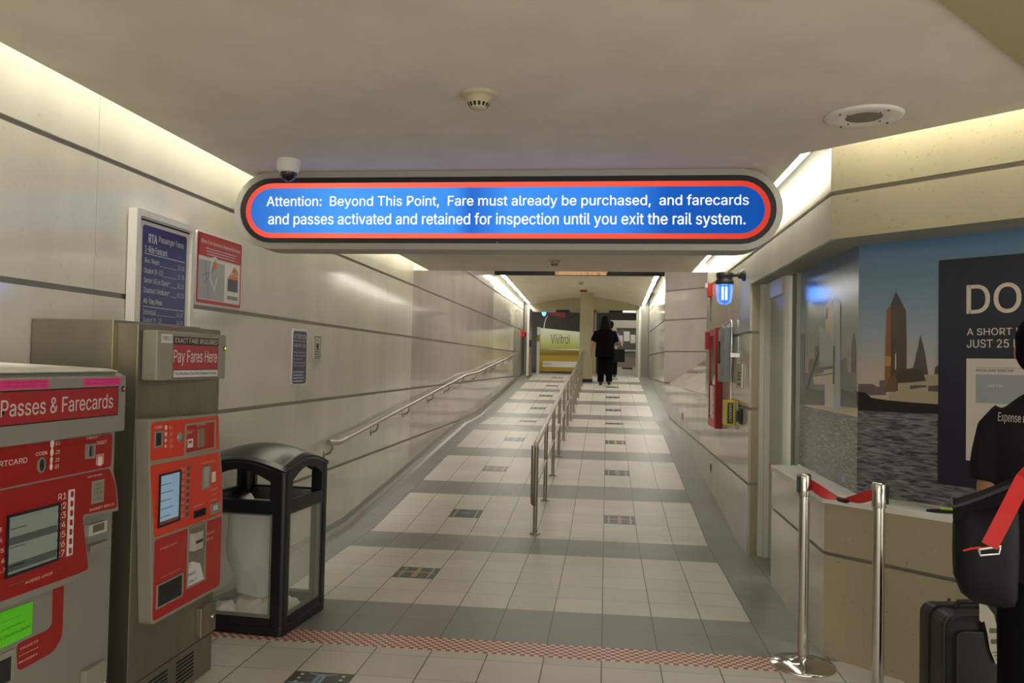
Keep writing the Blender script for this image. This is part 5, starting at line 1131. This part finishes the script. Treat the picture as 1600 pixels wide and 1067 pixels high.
# --- shoulder bag with red strap
bc = V((1.292, 2.965, 0)); bd = V((.93, -.36, 0)).normalized(); bn = V((bd.y, -bd.x, 0))
if bn.y > 0: bn = -bn
LEA = mat('black bag leather', '#0e0f10', .55, spec=.25); LEA2 = mat('black bag flap', '#0b0c0d', .7, spec=.15)
o = thing('shoulder_bag', 'black shoulder bag with bright red strap at the man\'s hip', 'bag', (bc.x, bc.y, .76))
def bring(z, w_, d_, sh_=0., n=24): return [bc + bd*(sh_ + w_*math.copysign(abs(cos(q))**.75, cos(q))) + bn*(d_*math.copysign(abs(sin(q))**.8, sin(q))) + V((0, 0, z)) for q in [2*pi*i/n for i in range(n)]]
mb = MB().loft([bring(.80, .04, .03, .03), bring(.806, .065, .045, .022), bring(.83, .085, .06, .010), bring(.89, .097, .07), bring(.97, .10, .073), bring(1.06, .099, .068), bring(1.11, .095, .055, .002), bring(1.128, .09, .03, .004)], LEA); mb.build('body', o)
rim = [bc + bd*(-.098+.20*t) + V((0, 0, 1.125+.10*t**1.2)) + bn*(.052*(1-t*.6)) for t in [i/8 for i in range(9)]]
rim2 = [p - bn*(.09*(1-.4*i/8)) + V((0, 0, .015)) for i, p in enumerate(rim)]
mb = MB().loft([[a, b, b-V((0, 0, .05)), a-V((0, 0, .05))] for a, b in zip(rim, rim2)], LEA2, smooth=False); mb.build('flap', o)
mb = MB().tube(rim, .006, mat('bag zip', '#3a3a38', .4, .5), 8); mb.tube([rim2[0]] + [rim[0]], .006, MATS['bag zip'], 8); mb.build('zip', o)
st_px = [(1546, 853, 2.62), (1572, 803, 2.60), (1600, 748, 2.62)]
def at_depth(x, y, d_): return EYE + ray(x, y)*d_
P0 = [at_depth(*q) for q in st_px]; NR = [-ray(x, y).normalized() for x, y, _ in st_px]
g0 = P0[-1] - B.b; r0_, z0_ = g0.dot(B.R), g0.z
for k in range(1, 6):
    t = k/5; q = B(r0_+(.105-r0_)*t, -.4, z0_+(1.46-z0_)*t); hit = bvh.ray_cast(q, B.F)
    P0.append((hit[0] if hit[0] is not None else B(r0_+(.105-r0_)*t, -.13, z0_+(1.46-z0_)*t)) - B.F*.008); NR.append(-B.F)
for r_, f_, z_, n_ in ((.108, -.07, 1.50, V((0, 0, 1))-B.F*.5), (.112, .0, 1.512, V((0, 0, 1))), (.112, .07, 1.49, V((0, 0, 1))+B.F*.5), (.10, .125, 1.42, B.F), (.06, .15, 1.30, B.F)):
    q = B(r_, f_, z_); hit = bvh.find_nearest(q); P0.append(hit[0] + hit[1].normalized()*.008 if hit[0] is not None else q); NR.append(n_)
rings = []
for i, p in enumerate(P0):
    t = (P0[min(i+1, len(P0)-1)]-P0[max(i-1, 0)]).normalized(); n_ = (NR[i] - t*NR[i].dot(t)).normalized(); wv = t.cross(n_)*.024; tv = n_*.0015
    rings.append([p+wv-tv, p-wv-tv, p-wv+tv, p+wv+tv])
STR = mat('bright red strap', '#cf1f1d', .55)
MB().loft(rings, STR, smooth=False).build('strap', o)
p = P0[0]; rgt = _r
mb = MB().tube([p - rgt*.035 + V((0, 0, -.01)), p + rgt*.035 + V((0, 0, .0))], .006, CHROME, 8); mb.tube([p - rgt*.035 + V((0, 0, -.01)), p - rgt*.03 + V((0, 0, -.03)), p + rgt*.03 + V((0, 0, -.025)), p + rgt*.035], .004, CHROME, 8); mb.build('buckle', o)
MB().tube([p - rgt*.03 + V((0, 0, -.004)), p - rgt*.06 + V((0, 0, -.008)), p - rgt*.085 + V((0, 0, -.015))], [.006, .007, .005], STR, 8, sq=.5).build('strap_tail', o)
c_ = at_depth(1555, 823, 2.66); MB().lathe([(.011, 0), (.010, .006), (0, .009)], c_, mat('dull steel stud', '#77756f', .35, 1.), 14, ax=-_f).build('stud', o)
# --- suitcase
SC0 = on_z(1474, 960, .60); su_ = V((.995, .10, 0)); sv_ = V((-.10, .995, 0))
o = thing('suitcase', 'dark brown wheeled suitcase with an airline tag beside the man', 'suitcase', SC0 + su_*.21 + sv_*.12 - V((0, 0, SC0.z)))
sfr = Fr(V((SC0.x, SC0.y, 0)), su_, up, -sv_); SUI = mat('dark brown suitcase shell', '#2b2220', .45); SUI2 = mat('black suitcase trim', '#111111', .45)
MB().prism(rrect(0, .06, .43, .60, .05), -.21, 0, SUI, sfr).build('shell', o, bevel=.018)
MB().ring(rrect(.008, .07, .422, .592, .046), rrect(.022, .084, .408, .578, .036), 0, .012, SUI2, sfr).build('front_piping', o); MB().prism(rrect(.045, .12, .385, .54, .03), -.002, .016, SUI, sfr).build('front_panel', o, bevel=.008)
MB().ring(rrect(-.006, .055, .436, .606, .05), rrect(.004, .065, .426, .596, .048), -.14, -.11, SUI2, sfr).build('zip_band', o)
mb = MB().tube([sfr.P(.10, .602, -.10), sfr.P(.11, .625, -.10), sfr.P(.20, .63, -.10), sfr.P(.21, .602, -.10)], .010, SUI2, 10); mb.build('carry_handle', o)
for a_ in (.05, .38):
    for c_ in (-.04, -.17): MB().lathe([(.03, -.012), (.03, .012)], sfr.P(a_, .03, c_), SUI2, 16, ax=su_).build('wheel', o)
mb = MB()
for a_ in (.12, .31): mb.tube([sfr.P(a_, .595, -.19), sfr.P(a_, .615, -.19)], .008, CHROME, 10)
mb.build('telescopic_handle', o)
TAGM = mat('paper tag', '#cfc9b2', .6); tp = [(1536, 945), (1545, 962), (1552, 990), (1556, 1015), (1565, 1038)]
mb = MB(); rings = []
for i, (x, y) in enumerate(tp): a_, b_ = sfr.pix(x, y, .03); w_ = .022 if i else .012; rings.append([sfr.P(a_-w_, b_, .026), sfr.P(a_+w_, b_+.004, .026), sfr.P(a_+w_, b_+.004, .028), sfr.P(a_-w_, b_, .028)])
mb.loft(rings, TAGM, smooth=False)
for k, (x, y) in enumerate(((1552.5, 983), (1555, 1000), (1558, 1019), (1560.5, 1024), (1563, 1030))): a_, b_ = sfr.pix(x, y, .03); h_ = .016 if k < 2 else .003; mb.box((a_-.016, b_-h_, .028), (a_+.016, b_+h_*.2, .0288), mat('tag print', '#6e6a54', .6), sfr)
mb.build('airline_tag', o)
a_, b_ = sfr.pix(1534, 955, .03); mb = MB().prism(roundpoly([(a_-.011, b_+.05), (a_+.011, b_+.05), (a_+.010, b_-.035), (a_, b_-.045), (a_-.010, b_-.035)], .006), .030, .033, TAGM, sfr); mb.lathe([(.004, 0), (.004, .001)], sfr.P(a_, b_+.04, .033), DARK, 10, ax=sfr.n); mb.build('luggage_tag', o)
# --- woman walking up the ramp
def walker(name_label, base, F_, k, loose, legs, cols):
    wo = thing('person', name_label, 'person', base); W = Body(base, F_, k); mb = MB(); W.head(mb, SKIN, 0, .03, 1.62); W.tube(mb, [(0, -.01, 1.40), (0, .01, 1.56)], [.06, .055], SKIN)
    mb.loft([W.ring(0, 0, z, w_*loose, d_*loose) for z, w_, d_ in ((.84, .15, .11), (.98, .165, .12), (1.10, .15, .115), (1.26, .165, .115), (1.36, .165, .10), (1.43, .10, .07))], SKIN)
    la, ra, (l1, l2) = legs
    for q, arm in ((-1, la), (1, ra)):
        W.tube(mb, [(q*.17*loose, 0, 1.37)] + arm, [.055, .05, .042, .028][:len(arm)+1], SKIN); p, q_ = V(W(*arm[-2])), V(W(*arm[-1])); W.hand(mb, q_, q_-p, SKIN, q)
    for q, lg in ((-1, l1), (1, l2)):
        W.tube(mb, [(q*.09, 0, .90)] + lg, [.09, .062, .042], SKIN); a = lg[-1]; W.tube(mb, [(a[0], a[1]-.03, a[2]-.03), (a[0]+q*.01, a[1]+.15, max(.03, a[2]-.05))], [.036, .03], SKIN)
    mb.build('body', wo, remesh=.012, smooth_it=2)
    mb = MB(); mb.loft([W.ring(0, 0, z, w_*loose, d_*loose) for z, w_, d_ in ((.72, .205, .16), (.90, .20, .158), (1.08, .19, .145), (1.26, .20, .14), (1.36, .195, .122), (1.42, .13, .09), (1.45, .08, .07))], cols[0])
    for q, arm in ((-1, la), (1, ra)): a = V((q*.16*loose, 0, 1.37)); b = V(arm[0]); W.tube(mb, [tuple(a), tuple(a.lerp(b, .5)), tuple(a.lerp(b, 1.0))], [.075, .078, .076], cols[0])
    mb.build('top', wo, remesh=.014, smooth_it=3); mb = MB()
    mb.loft([W.ring(0, 0, z, w_*loose, d_*loose) for z, w_, d_ in ((.80, .17, .13), (.98, .165, .125))], cols[1])
    for q, lg in ((-1, l1), (1, l2)): W.tube(mb, [(q*.09, 0, .88)] + lg[:1] + [tuple(V(lg[1]) + V((0, 0, .0)))], [.118, .095, .082], cols[1])
    mb.build('trousers', wo, remesh=.014, smooth_it=2)
    for q, lg in ((-1, l1), (1, l2)):
        a = lg[-1]; mb = MB(); W.tube(mb, [(a[0], a[1]-.07, a[2]-.035), (a[0], a[1]+.05, a[2]-.04), (a[0]+q*.015, a[1]+.16, max(.03, a[2]-.055))], [.042, .044, .032], SHOE); mb.build('shoe', wo, remesh=.012)
    return wo, W
b0 = V((-.045, 21.5, fz(21.5)))
wo, W = walker('woman in loose black clothes with long black hair walking up the ramp', b0, (0.03, 1, .0), 1.03, 1.22, ([(-.30, -.01, 1.12), (-.335, .02, .96), (-.345, .05, .84)], [(.29, -.03, 1.10), (.30, .12, 1.04), (.27, .26, 1.06)], ([(-.10, .04, .48), (-.10, .05, .085)], [(.11, .02, .48), (.115, -.06, .10)])), (BLKC, TRO))
mb = MB(); A = W.A(); mb.ell(W(0, .0, 1.665), .108*1.03, .115*1.03, .108*1.03, HAIR, A, 18, 12); mb.loft([W.ring(0, -.03, z, w_, d_) for z, w_, d_ in ((1.70, .10, .10), (1.56, .125, .095), (1.44, .145, .085), (1.32, .13, .075), (1.24, .10, .06))], HAIR); mb.build('hair', wo, remesh=.014, smooth_it=3)
b1 = V((.11, 23.5, fz(23.5)))
wo2, W2 = walker('second walker in dark trousers and pale top, mostly hidden beyond the woman in black', b1, (0.05, 1, 0), .93, 1.0, ([(-.24, .0, 1.12), (-.20, .14, 1.0), (-.10, .26, 1.04)], [(.24, .0, 1.12), (.28, .16, 1.02), (.26, .30, 1.06)], ([(-.10, .05, .48), (-.10, .06, .09)], [(.12, .0, .48), (.13, -.1, .11)])), (mat('pale lilac top', '#9b93b4', .7), TRO))
mb = MB(); A = W2.A(); mb.ell(W2(0, .0, 1.655), .088, .104, .10, HAIR, A, 16, 10); mb.ell(W2(0, -.05, 1.60), .07, .06, .08, HAIR, A, 14, 8); mb.build('hair', wo2, remesh=.014, smooth_it=2)
hc = W(.315, .09, .60)
o = thing('handbag', 'black handbag hanging from the right forearm of the woman in black', 'bag', hc)
mb = MB().box(tuple(hc+V((-.19, -.06, 0))), tuple(hc+V((.19, .06, .34))), LEA); mb.build('body', o, bevel=.02)
MB().tube([hc+V((-.12, 0, .33)), hc+V((-.09, 0, .44)), hc+V((0, 0, .50)), hc+V((.09, 0, .44)), hc+V((.12, 0, .33))], .010, LEA, 8).build('strap', o)
tb = W2(.14, .47, 1.07); o = thing('tray', 'pale cardboard tray of white boxes carried by the second walker', 'tray', tb)
MB().box(tuple(tb+V((-.22, -.14, 0))), tuple(tb+V((.22, .14, .05))), mat('cardboard', '#b58b5c', .7)).build('tray', o, bevel=.004); mb = MB()
for k, dx in enumerate((-.14, -.01, .12)): mb.box(tuple(tb+V((dx-.055, -.09, .03))), tuple(tb+V((dx+.055, .09, .15+.03*(k % 2)))), LIT)
mb.build('white_box', o, bevel=.006)
